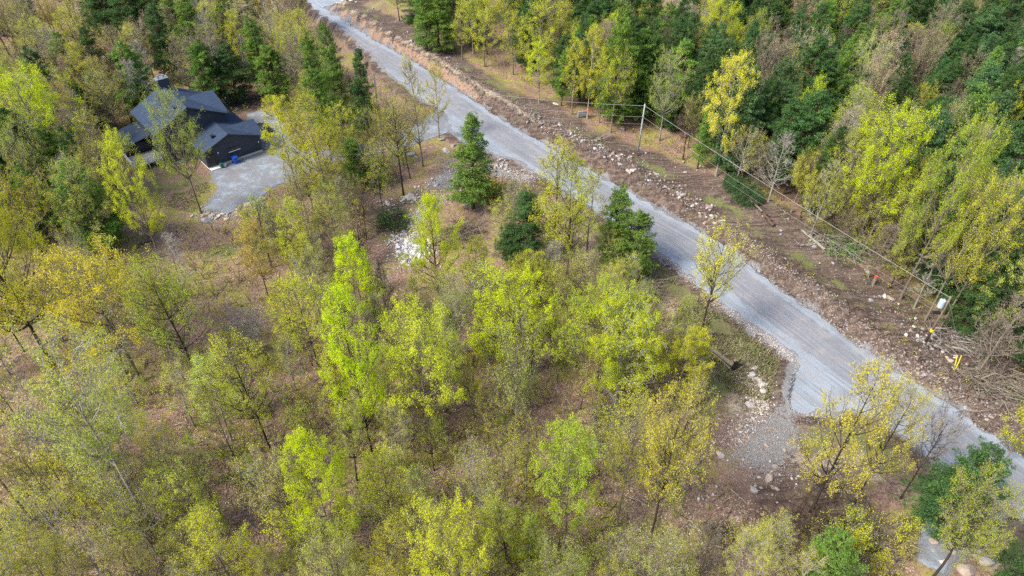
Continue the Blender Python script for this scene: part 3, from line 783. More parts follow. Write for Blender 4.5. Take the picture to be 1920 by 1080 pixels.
# right wood, conifers thick
cnt['right'] = fill([(1230,-70),(2060,-70),(2060,560),(1850,520),(1790,330),(1660,330),(1500,200),(1380,120),(1230,120)], 300, [
  K(7.0,'spruce_tree',['hem','hem','hem','teal','ced'],None,.215,'dark green conifer in the thick wood at the upper right','conifers of the upper right wood'),
  K(1.3,'broadleaf_tree',['lime','yellow','green','pale'],['m','s','m'],.22,'yellow green tree scattered among the upper right conifers','yellow green trees among the right conifers'),
  K(1.3,'bare_tree',None,None,.24,'leafless tree scattered among the upper right conifers','leafless trees among the right conifers'),
  K(1.2,'budding_tree',['bud','bud','olive'],['m','s'],.23,'brown budding tree scattered among the upper right conifers','brown budding trees among the right conifers')], (13, 19), .45)
cnt['rightlow'] = fill([(1400,230),(1640,330),(1790,400),(1850,560),(2000,640),(2000,760),(1850,650),(1700,500),(1500,360),(1400,300)], 46, [
  K(.15,'conifer_tree',['hem','ced'],None,.2,'conifer low on the margin of the right wood','conifers low on the right margin'),
  K(4,'broadleaf_tree',['olive','yellow','pale','yellow'],['s','m','s'],.25,'sparse tree low on the margin of the right wood','sparse trees low on the right margin'),
  K(2.4,'bare_tree',None,None,.27,'grey leafless tree low on the margin of the right wood','leafless trees low on the right margin')], (8, 13), .6)
cnt['rightmid'] = fill([(1230,120),(1380,120),(1500,200),(1660,330),(1790,330),(1850,520),(2060,560),(2060,760),(1850,640),(1700,480),(1500,330),(1240,200)], 55, [
  K(1.2,'conifer_tree',['hem','ced'],None,.2,'conifer at the road side margin of the right wood','conifers on the margin of the right wood'),
  K(2.2,'broadleaf_tree',['olive','yellow','pale','lime'],['s','m'],.26,'sparse yellow green tree on the margin of the right wood','sparse trees on the margin of the right wood'),
  K(2.4,'bare_tree',None,None,.27,'grey leafless tree on the margin of the right wood','leafless trees on the margin of the right wood')], (8, 14), 1.0)
cnt['topmid'] = fill([(720,-80),(1240,-80),(1240,120),(1060,150),(960,130),(860,60),(760,10)], 70, [
  K(4.6,'conifer_tree',['ced','hem','hem'],None,.27,'green conifer in the wood at the top centre','conifers of the top centre wood'),
  K(3,'broadleaf_tree',['yellow','yellow','olive','lime'],['m','d','s'],.24,'yellow green tree in the wood at the top centre','yellow trees of the top centre wood'),
  K(1.2,'budding_tree',['bud','bud','olive'],['m','s'],.23,'brown budding tree in the wood at the top centre','budding trees of the top centre wood')], (11, 16), 1.0)
cnt['topleft'] = fill([(-120,-70),(560,-70),(560,60),(430,110),(280,140),(200,240),(110,330),(-120,300)], 170, [
  K(1.5,'conifer_tree',['hem','ced'],None,.24,'conifer scattered through the upper left wood','conifers of the upper left wood'),
  K(2.4,'broadleaf_tree',['olive','olive','yellow','pale'],['s','s','m'],.25,'sparse olive green tree in the upper left wood','sparse trees of the upper left wood'),
  K(1.6,'budding_tree',['bud','orange','olive'],['m','s'],.28,'brown budding tree in the upper left wood','budding trees of the upper left wood'),
  K(2.6,'bare_tree',None,None,.27,'grey leafless tree in the upper left wood','leafless trees of the upper left wood')], (11, 16), 1.2)
cnt['midleft'] = fill([(420,60),(600,60),(700,150),(780,160),(760,290),(700,420),(560,440),(430,400),(560,200),(440,190)], 50, [
  K(.03,'conifer_tree',['ced','hem'],None,.2,'conifer between the house and the driveway mouth','conifers between the house and the junction'),
  K(3.2,'broadleaf_tree',['olive','yellow','green'],['s','m'],.27,'sparse yellow green tree between the house and the junction','sparse trees between the house and the junction'),
  K(1.6,'bare_tree',None,None,.26,'leafless tree between the house and the junction','leafless trees between the house and the junction')], (6, 12), 1.0)
cnt['stand'] = fill([(880,320),(1010,330),(1200,470),(1300,560),(1345,640),(1300,720),(1000,560),(880,520)], 36, [
  K(5,'young_tree',['olive','yellow','yellow','pale','green'],['s','m','m'],.24,'yellow green tree of the stand along the road','trees of the stand along the road'),
  K(1,'budding_tree',['orange','bud'],['s','m'],.26,'budding tree of the stand along the road','budding trees of the stand along the road'),
  K(1.6,'bare_tree',None,None,.26,'leafless tree of the stand along the road','leafless trees of the stand along the road')], (7, 12), .3)
cnt['mid'] = fill([(620,420),(760,500),(900,420),(1000,540),(1000,700),(600,700)], 28, [
  K(5,'young_tree',['olive','yellow','pale','green'],['s','s','m'],.2,'thin tree of the middle wood','thin trees of the middle wood'),
  K(1.6,'bare_tree',None,None,.2,'leafless tree of the middle wood','leafless trees of the middle wood')], (8, 13), .3)
cnt['low'] = fill([(-140,380),(430,420),(760,480),(1100,500),(1290,560),(1340,720),(1300,900),(1480,960),(1700,1000),(1700,1130),(-140,1130)], 98, [
  K(5,'young_tree',['olive','yellow','yellow','pale','yellow','green'],['s','s','s','m'],.21,'sparse yellow green tree of the near wood below the road','sparse trees of the near wood'),
  K(.9,'budding_tree',['bud','olive','orange'],['s'],.24,'sparse brown budding tree of the near wood','budding trees of the near wood'),
  K(1.1,'bare_tree',None,None,.2,'leafless grey tree of the near wood below the road','leafless trees of the near wood')], (8, 14), 1.0)
print('FILL', cnt)

# saplings
def saplings(region, n, leafs, label, group):
    poly = np.array(region, float); lo, hi = poly.min(0), poly.max(0); made = 0
    for _ in range(n*12):
        if made >= n: break
        a = random.uniform(lo[0], hi[0]); b = random.uniform(lo[1], hi[1])
        if not inside(poly, np.array([a]), np.array([b]))[0]: continue
        x, y = G(a, b, 0); h = random.uniform(2.5, 6.5)
        q = np.array([x]), np.array([y])
        if sdf(road_poly, *q)[0] < 2.5 or sdf(drive_poly, *q)[0] < 1.2 or sdf(house_poly, *q)[0] < 1.5: continue
        if not allowed(x, y, h, .6): continue
        lf = random.choice(leafs); o = plant('sapling', random.choice(SAP), 's', x, y, h, h*random.uniform(.2, .34), lf, random.choice(['grey', 'brown', 'pale']), label, 'sapling', group)
        LABELQ.append((o, 'sapling', 's', lf, h))
        made += 1
    return made
n1 = saplings([(-60,400),(430,430),(760,480),(1100,500),(1300,570),(1340,900),(1480,960),(1720,1000),(1720,1100),(-60,1100)], 200, ['olive','yellow','yellow','pale','green'], 'thin yellow green sapling on the leaf litter of the near wood', 'saplings of the near wood')
n2 = saplings([(-20,180),(280,260),(400,400),(700,440),(760,290),(600,200),(440,200),(300,150),(100,120)], 50, ['olive','yellow','bud'], 'thin sapling in the wood around the house', 'saplings around the house')
n3 = saplings([(1000,165),(1240,262),(1540,420),(1760,600),(1920,730),(1920,500),(1500,250),(1240,120)], 50, ['olive','green','bud'], 'thin sapling along the margin of the right wood', 'saplings along the right wood')
print('SAP', n1, n2, n3, 'TREES', len(TREES))
#NEXT
# ------------------------------------------------------------ rocks
def rock_mesh(seed, sub=2, flat=.7):
    r = np.random.default_rng(seed)
    import bmesh
    bm = bmesh.new(); bmesh.ops.create_icosphere(bm, subdivisions=sub, radius=.5)
    V = np.array([v.co[:] for v in bm.verts]); F = np.array([[v.index for v in f.verts] for f in bm.faces]); bm.free()
    for _ in range(9):                                      # planar facets, as broken stone
        n = r.normal(size=3); n /= np.linalg.norm(n); d = r.uniform(.26, .42)
        k = V@n-d; V = V-np.where(k > 0, k, 0)[:, None]*n
    V = V*(1+r.normal(0, .035, (len(V), 1)))*np.array([1, r.uniform(.65, .95), flat*r.uniform(.7, 1)])
    return make_mesh('rock', V, F, [RK['white']])
ROCKS = [rock_mesh(s) for s in range(6)]
ROCKQ = []
def rock_at(x, y, z, size, col, label, group=None, flat=1.0, now=False):
    if not now:
        ROCKQ.append((size/PJ(x, y, z)[2], x, y, z, size, col, label, group, flat)); return
    o = link('rock', random.choice(ROCKS), None, (x, y, z+size*.03*flat))
    o.rotation_euler = (random.uniform(-.5, .5), random.uniform(-.5, .5), random.uniform(0, 6.28)); o.scale = (size, size*random.uniform(.7, 1), size*flat*random.uniform(.8, 1.1))
    setmat(o, 0, RK[col]); return tag(o, label, 'rock', group)
def rock(px, py, size, col, label, group=None, flat=1.0):
    p = GP(px, py); return rock_at(p[0], p[1], p[2], size, col, label, group, flat, True)
for a in [
 (839,284,1.9,'white','large white boulder left of the lone conifer at the junction'),
 (850,274,1.4,'tan','tan boulder touching the large white one at the junction'),
 (828,262,1.6,'grey','upright grey slab behind the white boulder at the junction'),
 (772,290,2.2,'grey','big grey boulder beside the driveway next to the yellow markers'),
 (781,295,1.0,'white','small white rock against the big grey boulder by the driveway'),
 (1443,898,1.5,'tan','largest tan boulder below the gravel pad, lower right'),
 (1412,917,1.3,'grey','round grey boulder left of the largest tan one'),
 (1453,875,.75,'tan','small tan rock above the largest tan boulder'),
 (1447,884,.5,'tan','smallest of the tan rocks above the largest tan boulder'),
 (1534,888,.8,'tan','tan rock under the golden tree, right of the gravel pad'),
 (1349,853,1.3,'white','long white rock left of the gravel pad'),
 (1669,560,1.35,'tan','yellowish tan boulder at the foot of a tree on the right bank'),
 (1659,556,.95,'white','pale round rock left of the yellowish boulder on the right bank'),
 (1168,242,1.2,'grey','grey rock at the wood edge left of the utility pole'),
 (1043,196,1.5,'white','whitish rock in the grass at the far bank top'),
 (1179,324,1.6,'tan','biggest tan rock in the cut bank below the utility pole'),
 (1186,320,1.0,'white','white rock beside the biggest tan rock of the cut bank'),
 (1117,264,1.1,'white','white block in the bank left of the utility pole'),
 (771,77,1.6,'grey','grey boulder on the grassy strip near the far trees'),
 (470,386,2.6,'white','big white slab on the rock wall under the gravel yard'),
 (489,374,1.5,'white','white rock at the upper end of the rock wall under the yard'),
 (487,383,1.5,'grey','grey block between the white rocks of the rock wall'),
 (389,416,2.1,'grey','upright grey slab at the lower end of the rock wall'),
 (386,403,1.6,'tan','tan boulder above the upright grey slab of the rock wall'),
 (399,404,1.2,'white','pale rock right of the tan boulder of the rock wall'),
 (1850,992,2.2,'white','long whitish rock face by the gravel patch, bottom right'),
 (1848,1050,2.0,'white','white boulder under the light green tree, bottom right'),
 (1812,1068,2.4,'tan','orange tan boulder at the bottom edge, lower right'),
 (1407,760,1.3,'white','white rock standing at the gravel pad upper left edge'),
 (767,370,2.0,'white','bluish white slab stack in the leaf litter below the tall trees'),
]: rock(*a)
def scatter(n, f, smin, smax, cols, label, group, flat=1.0):
    k = 0
    for _ in range(n*20):
        if k >= n: break
        a, b = f(); x, y = G(a, b)
        q = np.array([x]), np.array([y])
        if sdf(road_poly, *q)[0] < .5 or sdf(drive_poly, *q)[0] < .3 or sdf(house_poly, *q)[0] < .5: continue
        z = float(gz(x, y)); rock_at(x, y, z, smin+(smax-smin)*random.random()**2, random.choice(cols), label, group, flat); k += 1
def around(cx, cy_, rx, ry): return lambda: (random.gauss(cx, rx), random.gauss(cy_, ry))
def along(pts, w):
    def f():
        i = random.randrange(len(pts)-1); t = random.random(); a, b = pts[i], pts[i+1]
        return a[0]+(b[0]-a[0])*t+random.gauss(0, w), a[1]+(b[1]-a[1])*t+random.gauss(0, w)
    return f
scatter(120, around(772, 458, 17, 14), .45, 1.1, ['chalk','chalk','grey'], 'angular white stone in the dumped heap left of the vivid lime tree', 'white stones of the dumped heap')
scatter(26, around(737, 447, 9, 9), .4, .9, ['white','grey'], 'white stone in the small heap above the dumped one', 'stones above the dumped heap')
scatter(16, along([(712,378),(740,390),(728,372)], 5), .5, 1.1, ['white','grey','white'], 'pale stone in the leaf litter under the tall sparse tree', 'stones under the tall sparse tree')
scatter(22, around(768, 371, 10, 5), .5, 1.1, ['white','grey'], 'bluish white stone in the low stack under the tall trees', 'stones of the low stack')
scatter(20, along([(780,360),(800,350),(812,340)], 5), .4, .9, ['grey','white'], 'grey stone along the rubble track', 'stones along the rubble track')
scatter(34, along([(945,300),(935,312),(950,318),(985,325)], 5), .4, 1.1, ['white','tan','grey'], 'stone on the rough slope under the road edge at the junction', 'stones under the junction edge')
scatter(22, along([(865,345),(872,365),(880,385),(868,372)], 4), .4, 1.0, ['white','grey'], 'white stone near the foot of the lone conifer', 'stones at the foot of the lone conifer')
scatter(40, along([(372,402),(400,408),(440,402),(475,386),(492,372)], 6), .6, 1.6, ['grey','tan','white'], 'stone of the loose rock wall under the yard', 'stones of the rock wall under the yard')
scatter(26, along([(1402,695),(1412,712),(1428,728),(1432,738)], 4), .6, 1.5, ['chalk','white','tan'], 'white stone in the ridge above the gravel pad', 'white stones of the ridge above the gravel pad')
scatter(30, around(1430, 895, 45, 26), .3, .7, ['tan','white'], 'small tan stone below the gravel pad', 'small stones below the gravel pad')
scatter(28, around(433, 188, 11, 5), .7, 1.6, ['grey','white','grey'], 'grey white block in the pile behind the house', 'blocks of the pile behind the house')
scatter(120, along([(985,232),(1080,262),(1140,300),(1190,325),(1260,360),(1310,400),(1340,430)], 8), .45, 1.2, ['tan','white','grey','rust'], 'pale stone stuck in the cut bank beyond the upper road', 'stones of the upper cut bank')
scatter(50, along([(1180,292),(1300,325),(1400,400),(1480,440),(1560,500),(1640,560),(1700,620),(1760,690),(1800,720)], 12), .35, .9, ['tan','white','grey'], 'stone lying on the bare strip along the right wood', 'stones on the bare strip')
scatter(60, along([(1385,470),(1450,510),(1530,570),(1620,640),(1700,690),(1790,745),(1880,800)], 9), .3, .8, ['grey','tan','rust'], 'stone in the earth bank beside the lower road', 'stones of the lower earth bank')
scatter(24, along([(1710,620),(1740,650),(1770,690),(1800,705)], 9), .4, 1.0, ['grey','white','tan'], 'stone near the foot of the transformer pole', 'stones near the transformer pole')
scatter(26, around(640, 4, 18, 5), .8, 1.7, ['grey','white'], 'grey rock in the heap at the far end of the road', 'rocks at the far road end')
scatter(22, along([(680,30),(760,70),(830,110),(900,160)], 9), .4, .9, ['white','grey'], 'pale rock on the cleared ground at the far bank', 'rocks on the far cleared ground')
scatter(14, around(1800, 1035, 40, 22), .5, 1.2, ['white','tan'], 'pale rock beside the gravel patch, bottom right', 'rocks beside the gravel patch')

# the largest stones are things of their own, the smaller ones one mass
ROCKQ.sort(key=lambda q: -q[0])
for q in ROCKQ[:265]:
    o = rock_at(*q[1:], now=True); LABELQ.append((o, 'rock'))
rm = [np.array([v.co[:] for v in m.vertices]) for m in ROCKS]; rf = [np.array([f.vertices[:] for f in m.polygons]) for m in ROCKS]
mb = MB(); rcols = ['white', 'tan', 'grey', 'rust', 'chalk']
for q in ROCKQ[265:]:
    k = random.randrange(len(ROCKS)); a = random.uniform(0, 6.28); ca, sa = math.cos(a), math.sin(a)
    mb.add((rm[k]*[q[4], q[4]*.85, q[4]*.9])@np.array([[ca, sa, 0], [-sa, ca, 0], [0, 0, 1]])+[q[1], q[2], q[3]+q[4]*.14], rf[k], rcols.index(q[5]))
tag(mb.obj('loose_stones', [RK[c] for c in rcols]), kind='stuff')
# small rubble nobody could count
def rubble(name, f, n, smin, smax, mats, keep=.25):
    base = np.array([(1,0,0),(-1,0,0),(0,1,0),(0,-1,0),(0,0,1),(0,0,-1)], float)*.5
    fc = np.array([(0,2,4),(2,1,4),(1,3,4),(3,0,4),(2,0,5),(1,2,5),(3,1,5),(0,3,5)])
    P = np.array([G(*f()) for _ in range(n)])
    k = (sdf(road_poly, P[:, 0], P[:, 1]) > keep) & (sdf(drive_poly, P[:, 0], P[:, 1]) > .1) & (sdf(house_poly, P[:, 0], P[:, 1]) > .2)
    P = P[k]; n = len(P)
    s = (smin+(smax-smin)*rng.uniform(0, 1, n)**2.5)
    V = base[None]*rng.uniform(.55, 1.2, (n, 6, 1))*(s[:, None, None]*np.array([1, .8, .65]))
    a = rng.uniform(0, 6.28, n); ca, sa = np.cos(a)[:, None], np.sin(a)[:, None]
    V = np.stack([V[..., 0]*ca-V[..., 1]*sa, V[..., 0]*sa+V[..., 1]*ca+V[..., 2]*.35, V[..., 2]+V[..., 0]*.3], -1)
    V += np.column_stack([P, gz(P[:, 0], P[:, 1])+s*.1])[:, None]
    F = (fc[None]+np.arange(n)[:, None, None]*6).reshape(-1, 3)
    mi = np.repeat(rng.integers(0, len(mats), n), 8)
    return tag(link(name, make_mesh(name, V.reshape(-1, 3), F, [RK[m] for m in mats], mi)), kind='stuff')
bank = [(700,45),(790,105),(870,158),(960,208),(1010,236),(1080,262),(1140,300),(1260,372),(1350,430),(1450,510),(1530,570),(1620,640),(1700,690),(1790,745),(1920,830)]
rubble('bank_rubble', along(bank, 10), 8000, .10, .42, ['tan','rust','grey','rust','rust','grey'], .05)
rubble('strip_rubble', along([(760,60),(900,150),(1180,280),(1300,335),(1480,450),(1640,575),(1760,690),(1900,800)], 16), 3600, .08, .28, ['tan','rust','rust','grey'])
rubble('shoulder_gravel', along([(1210,457),(1285,511),(1360,577),(1440,635),(1487,673)], 5), 5000, .08, .26, ['grey','grey','white','rust'], .0)
rubble('pad_rubble', around(1440, 825, 48, 42), 5500, .07, .26, ['grey','grey','tan','rust'], .0)
EL = L_px[2:-2]; ER = R_px[3:-2]
rubble('road_edge_gravel', along(EL, 3), 4200, .06, .2, ['grey','grey','white'], -.45)
rubble('far_edge_gravel', along(ER, 3), 4200, .06, .2, ['grey','grey','rust','white'], -.45)
rubble('heap_rubble', around(772, 458, 20, 16), 2500, .1, .35, ['chalk','chalk','grey'], .0)
rubble('track_rubble', along([(850,300),(845,340),(800,390),(770,430)], 14), 3500, .08, .3, ['white','grey','tan'], .0)
rubble('junction_rubble', along([(925,298),(945,325),(985,335),(1000,318)], 10), 2500, .08, .35, ['white','tan','grey'], .0)
rubble('ridge_rubble', along([(1395,690),(1420,725),(1425,770),(1370,820)], 14), 2500, .08, .4, ['white','tan','rust'], .0)
rubble('yard_rubble', along([(372,400),(440,404),(495,370)], 9), 1200, .1, .4, ['grey','tan','white'], .0)

# ------------------------------------------------------------ undergrowth, litter, sticks, grass
def px_points(polys, n):
    out = []
    for poly, w in polys:
        p = np.array(poly, float); lo, hi = p.min(0), p.max(0); m = int(n*w*3)
        A = rng.uniform(lo[0], hi[0], m); B = rng.uniform(lo[1], hi[1], m); k = inside(p, A, B)
        out.append(np.stack([A[k], B[k]], -1)[:int(n*w)])
    Q = np.vstack(out); P = np.array([G(a, b) for a, b in Q])
    k = (sdf(road_poly, P[:, 0], P[:, 1]) > 2.0) & (sdf(drive_poly, P[:, 0], P[:, 1]) > 1.2) & (sdf(house_poly, P[:, 0], P[:, 1]) > 1) & (sdf(patch_poly, P[:, 0], P[:, 1]) > 1)
    return P[k]
NEAR = [(-60,330),(400,420),(700,400),(760,500),(1100,500),(1300,570),(1350,690),(1330,900),(1480,960),(1720,980),(1720,1110),(-60,1110)]
LEFTW = [(-60,-40),(560,-40),(600,60),(700,150),(760,290),(700,400),(480,400),(380,300),(270,300),(-60,340)]
RIGHTW = [(930,150),(1240,235),(1540,400),(1760,575),(1930,700),(1930,300),(1500,150),(1200,20),(760,-40),(740,20)]
def undergrowth(name, polys, n, cols, hmax, per, lsz, thin=None):
    P = px_points(polys, n)
    if thin is not None:
        m = fbm(P[:, 0]*.11, P[:, 1]*.11, 3, 61)+rng.normal(0, .25, len(P)) > thin; P = P[m]
    n = len(P); h = rng.uniform(.5, hmax, n)*rng.uniform(.5, 1, n)+.2; z = gz(P[:, 0], P[:, 1])
    q = rng.integers(2, 5, n); si = np.repeat(np.arange(n), q); a = rng.uniform(0, 6.28, len(si)); l = rng.uniform(.1, .45, len(si))*h[si]
    b = np.column_stack([P[si], z[si]]); e = b+np.column_stack([np.cos(a)*l, np.sin(a)*l, h[si]])
    mb = MB(); mb.add(*tubes(np.stack([b, (b+e)/2+np.column_stack([np.cos(a)*l*-.15, np.sin(a)*l*-.15, h[si]*.05]), e], 1), np.tile([.022, .015, .006], (len(si), 1)), 3), 0)
    li = np.repeat(np.arange(n), rng.integers(per//2, per*3//2, n)); m = len(li)
    rr = h[li]*.42*rng.uniform(0, 1, m)**.6; aa = rng.uniform(0, 6.28, m)
    c = np.column_stack([P[li, 0]+rr*np.cos(aa), P[li, 1]+rr*np.sin(aa), z[li]+h[li]*rng.uniform(.25, 1.1, m)])
    V, F = leaves(c, lsz); mi = rng.integers(0, len(cols), n)[li]+1
    n0 = mb.n; mb.add(V, F, 0); mb.m4[-1] = mi
    return tag(mb.obj(name, [BK['brown']]+[LM[k] for k in cols]), kind='stuff')
undergrowth('undergrowth', [(NEAR, 1.0)], 5700, ['olive','yellow','green','yellow','lime','orange','olive','yellow'], 2.8, 32, .125, .0)
undergrowth('hillside_undergrowth', [(LEFTW, .55), (RIGHTW, .45)], 3000, ['olive','bud','pale','olive','hem'], 2.6, 22, .17, -.3)
STRIP = [(900,165),(1180,270),(1400,372),(1600,515),(1760,640),(1925,770),(1925,720),(1760,590),(1540,410),(1240,255),(960,175)]
BANKP = [(980,230),(1100,275),(1340,430),(1500,550),(1700,685),(1920,835),(1920,815),(1700,662),(1500,525),(1340,410),(1100,258),(980,218)]
undergrowth('strip_scrub', [(STRIP, .7), (BANKP, .3)], 1500, ['bud','olive','bud','orange'], 1.1, 16, .12, -.1)
def litter(name, polys, n, mats, size):
    P = px_points(polys, n); z = gz(P[:, 0], P[:, 1])
    V, F = leaves(np.column_stack([P, z+.03]), size, up=1.6, asp=.8)
    return tag(link(name, make_mesh(name, V, F, mats, rng.integers(0, len(mats), len(F)))), kind='stuff')
LT = [plain('dead_leaf_pink', (.40,.26,.19), var=.4), plain('dead_leaf_brown', (.20,.125,.085), var=.4), plain('dead_leaf_pale', (.46,.36,.28), var=.3)]
litter('leaf_litter', [(NEAR, 1.0)], 56000, LT, .17)
litter('hillside_leaf_litter', [(LEFTW, .6), (RIGHTW, .4)], 20000, LT[:2], .26)
def sticks(name, polys, n, lmin, lmax, mats):
    P = px_points(polys, n); n = len(P); a = rng.uniform(0, 6.28, n); l = rng.uniform(lmin, lmax, n)
    d = np.column_stack([np.cos(a), np.sin(a)])*l[:, None]/2
    p0, p1 = P-d, P+d
    b = np.column_stack([p0, gz(p0[:, 0], p0[:, 1])+.04]); e = np.column_stack([p1, gz(p1[:, 0], p1[:, 1])+rng.uniform(.03, .4, n)])
    m = (b+e)/2+rng.normal(0, .06, (n, 3))*l[:, None]; m[:, 2] = np.maximum(m[:, 2], (b[:, 2]+e[:, 2])/2)
    w = .01+.018*l
    V, F = tubes(np.stack([b, m, e], 1), np.stack([w, w*.8, w*.4], 1), 3)
    return tag(link(name, make_mesh(name, V, F, mats, np.repeat(rng.integers(0, len(mats), n), 6))), kind='stuff')
sticks('fallen_twigs', [(NEAR, .8), (LEFTW, .2)], 5200, .5, 2.2, [BK['pale'], BK['grey'], BK['brown']])
sticks('bank_roots', [([(980,228),(1100,275),(1340,430),(1500,550),(1700,685),(1920,830),(1920,800),(1700,650),(1500,510),(1340,400),(1100,255),(980,215)], 1)], 7000, .3, 1.1, [BK['brown'], BK['dark'], BK['brown'], BK['grey']])
def grass(name, polys, n, mats, hmax, thin):
    P = px_points(polys, n); m = fbm(P[:, 0]*.3, P[:, 1]*.3, 3, 88) > thin; P = P[m]; n = len(P)
    z = gz(P[:, 0], P[:, 1]); h = rng.uniform(.3, 1, n)*hmax; a = rng.uniform(0, 6.28, n); w = .07
    dx, dy = np.cos(a)*w, np.sin(a)*w; lx, ly = rng.normal(0, .5, n)*h, rng.normal(0, .5, n)*h
    V = np.stack([np.column_stack([P[:, 0]-dx, P[:, 1]-dy, z]), np.column_stack([P[:, 0]+dx, P[:, 1]+dy, z]), np.column_stack([P[:, 0]+lx, P[:, 1]+ly, z+h])], 1).reshape(-1, 3)
    return tag(link(name, make_mesh(name, V, np.arange(3*n).reshape(-1, 3), mats, rng.integers(0, len(mats), n))), kind='stuff')
GM = [leafmat('grass_green', (.20,.27,.05), (.12,.17,.04)), leafmat('grass_straw', (.44,.38,.25), (.28,.23,.15))]
grass('roadside_grass', [([(900,160),(1180,262),(1400,380),(1600,530),(1760,660),(1900,770),(1920,740),(1760,600),(1540,420),(1240,262),(960,183)], .5)], 36000, [GM[0], GM[1]], .35, .0)
grass('slope_grass', [([(1210,460),(1290,515),(1460,660),(1480,700),(1440,760),(1360,730),(1280,620),(1200,520)], 1.0)], 16000, [GM[1], GM[1], GM[0]], .5, -.1)
grass('yard_grass', [([(280,300),(380,310),(400,370),(360,400),(280,380)], 1.0)], 5000, [GM[0], GM[1]], .25, .0)

# ------------------------------------------------------------ brush piles, logs, stumps
def brush(px, py, r, n, hgt, bark, label, leaf=None, seed=0, ang=0.0, asp=1.0, lmax=2.6, group=None):
    q = np.random.default_rng(900+seed); p = GP(px, py); mb = MB()
    u = np.clip(q.normal(0, .42, n), -.8, .8)*r*asp; v = np.clip(q.normal(0, .42, n), -.8, .8)*r
    x = u*math.cos(ang)-v*math.sin(ang); y = u*math.sin(ang)+v*math.cos(ang)
    z = q.uniform(0, 1, n)*hgt*np.exp(-(u/asp)**2/r**2-v**2/r**2)+.05+(gz(p[0]+x, p[1]+y)-p[2])
    a = q.uniform(0, 6.28, n); l = q.uniform(.4, lmax, n); d = np.column_stack([np.cos(a), np.sin(a), q.uniform(-.15, .55, n)])*l[:, None]
    c = np.column_stack([x, y, z]); m = c+d*.5+q.normal(0, .08, (n, 3))*l[:, None]
    w = .012+.02*q.uniform(0, 1, n)**2*l
    mb.add(*tubes(np.stack([c, m, c+d], 1), np.stack([w*1.6, w, w*.4], 1), 3), 0)
    mats = [BK[bark]]
    if leaf:
        k = n*7; i = q.integers(0, n, k); t = q.uniform(0, 1.05, k)[:, None]
        V, F = leaves(c[i]+d[i]*t+q.normal(0, .1, (k, 3)), .2, r=q); mb.add(V, F, 1); mats.append(LM[leaf])
    o = mb.obj('brush_pile', mats, None, False, p)
    return tag(o, label, 'brush pile', group)
brush(1152,792,3.0,420,1.3,'pale','tangle of bleached branches under the curved pale trunk',None,1,0,1.0,2.6)
brush(1535,985,4.2,620,1.6,'brown','long dark brush pile below the large golden tree',None,2,.2,1.7,2.4)
brush(1620,1010,3.6,420,1.2,'grey','lower brush pile at the right end of the long dark one',None,3,.1,1.5,2.2)
brush(736,418,2.8,420,1.4,'dark','dark heap of branches left of the rubble track','hem',4)
brush(915,360,3.4,420,1.2,'brown','heap of brown branches right of the lone conifer','olive',5,-.6,1.4)
brush(868,440,3.6,380,1.2,'grey','heap of long grey branches right of the vivid lime tree',None,6,1.0,1.5,3.6)
brush(1210,545,3.0,360,1.2,'grey','grey brush left of the road shoulder below the dark conifers',None,7)
brush(1345,1000,1.5,200,.9,'dark','small dark stump tangle near the bottom, right of centre',None,8,0,1,1.2)
brush(1820,640,4.0,520,1.6,'pale','grey brush on the ground right of the transformer pole',None,9,.3,1.6)
brush(1850,720,3.6,420,1.3,'grey','grey brush at the right edge below the transformer pole',None,10,.3,1.5)
brush(1120,262,1.6,150,.8,'grey','small grey brush beside the leaning tree by the utility pole',None,11)
brush(1590,470,3.0,300,1.2,'pale','pale fallen branches at the foot of the large lime tree','ced',12,-.7,1.6,3.0)
brush(195,1010,2.0,110,1.2,'pale','bleached dead branch lying in the lower left corner wood',None,13,0,1,1.8)
brush(470,610,2.6,160,.6,'pale','thin pale twigs on the brown clearing, left of centre',None,14,0,1.4,1.6)
def log(p0, p1, r0, r1, bark, label, h0=0, h1=0, root=False, name='fallen_log'):
    a, b = GP(*p0), GP(*p1); a[2] += r0*.8+h0; b[2] += r1*.8+h1
    pts = np.linspace(a, b, 6)-a; pts[1:-1] += np.random.default_rng(int(p0[0])).normal(0, .06, (4, 3))
    mb = MB(); mb.add(*tubes([pts], [np.linspace(r0, r1, 6)], 8)); mb.add([*(pts[0]+np.array([0, 0, 0]),)] if False else np.vstack([pts[0], pts[0]+[0, 0, r0], pts[0]-[0, 0, r0]]), [(0, 1, 2)])
    q = np.random.default_rng(int(p0[1])); n = 9; t = q.uniform(.3, 1, n)[:, None]; o = pts[0]*(1-t)+pts[-1]*t
    d = q.normal(0, 1, (n, 3)); d[:, 2] = np.abs(d[:, 2]); d = d/np.linalg.norm(d, axis=1)[:, None]*q.uniform(.5, 1.8, n)[:, None]
    mb.add(*tubes(np.stack([o, o+d*.5+q.normal(0, .1, (n, 3)), o+d], 1), np.tile([r1*.5, r1*.35, .01], (n, 1)), 4))
    o = mb.obj(name, BK[bark], None, True, a); tag(o, label, 'log')
    if root:
        m2 = MB(); k = 46; dd_ = q.normal(0, 1, (k, 3)); ax = (pts[-1]-pts[0])/np.linalg.norm(pts[-1]-pts[0]); dd_ -= ax*(dd_@ax)[:, None]; dd_ /= np.linalg.norm(dd_, axis=1)[:, None]
        L = q.uniform(.5, 1.3, k)[:, None]; oo = np.zeros((k, 3))
        m2.add(*tubes(np.stack([oo, oo+dd_*L*.5-ax*.15, oo+dd_*L-ax*q.uniform(0, .5, k)[:, None]], 1), np.tile([.12, .07, .02], (k, 1)), 4))
        m2.obj('root_plate', BK['dark'], o)
    return o
log((1374,692),(1308,636),.32,.16,'grey','uprooted grey log with its root plate on the slope below the lone yellow tree',.4,0,True)
log((1378,700),(1325,655),.12,.06,'pale','thin pale log lying beside the uprooted grey one')
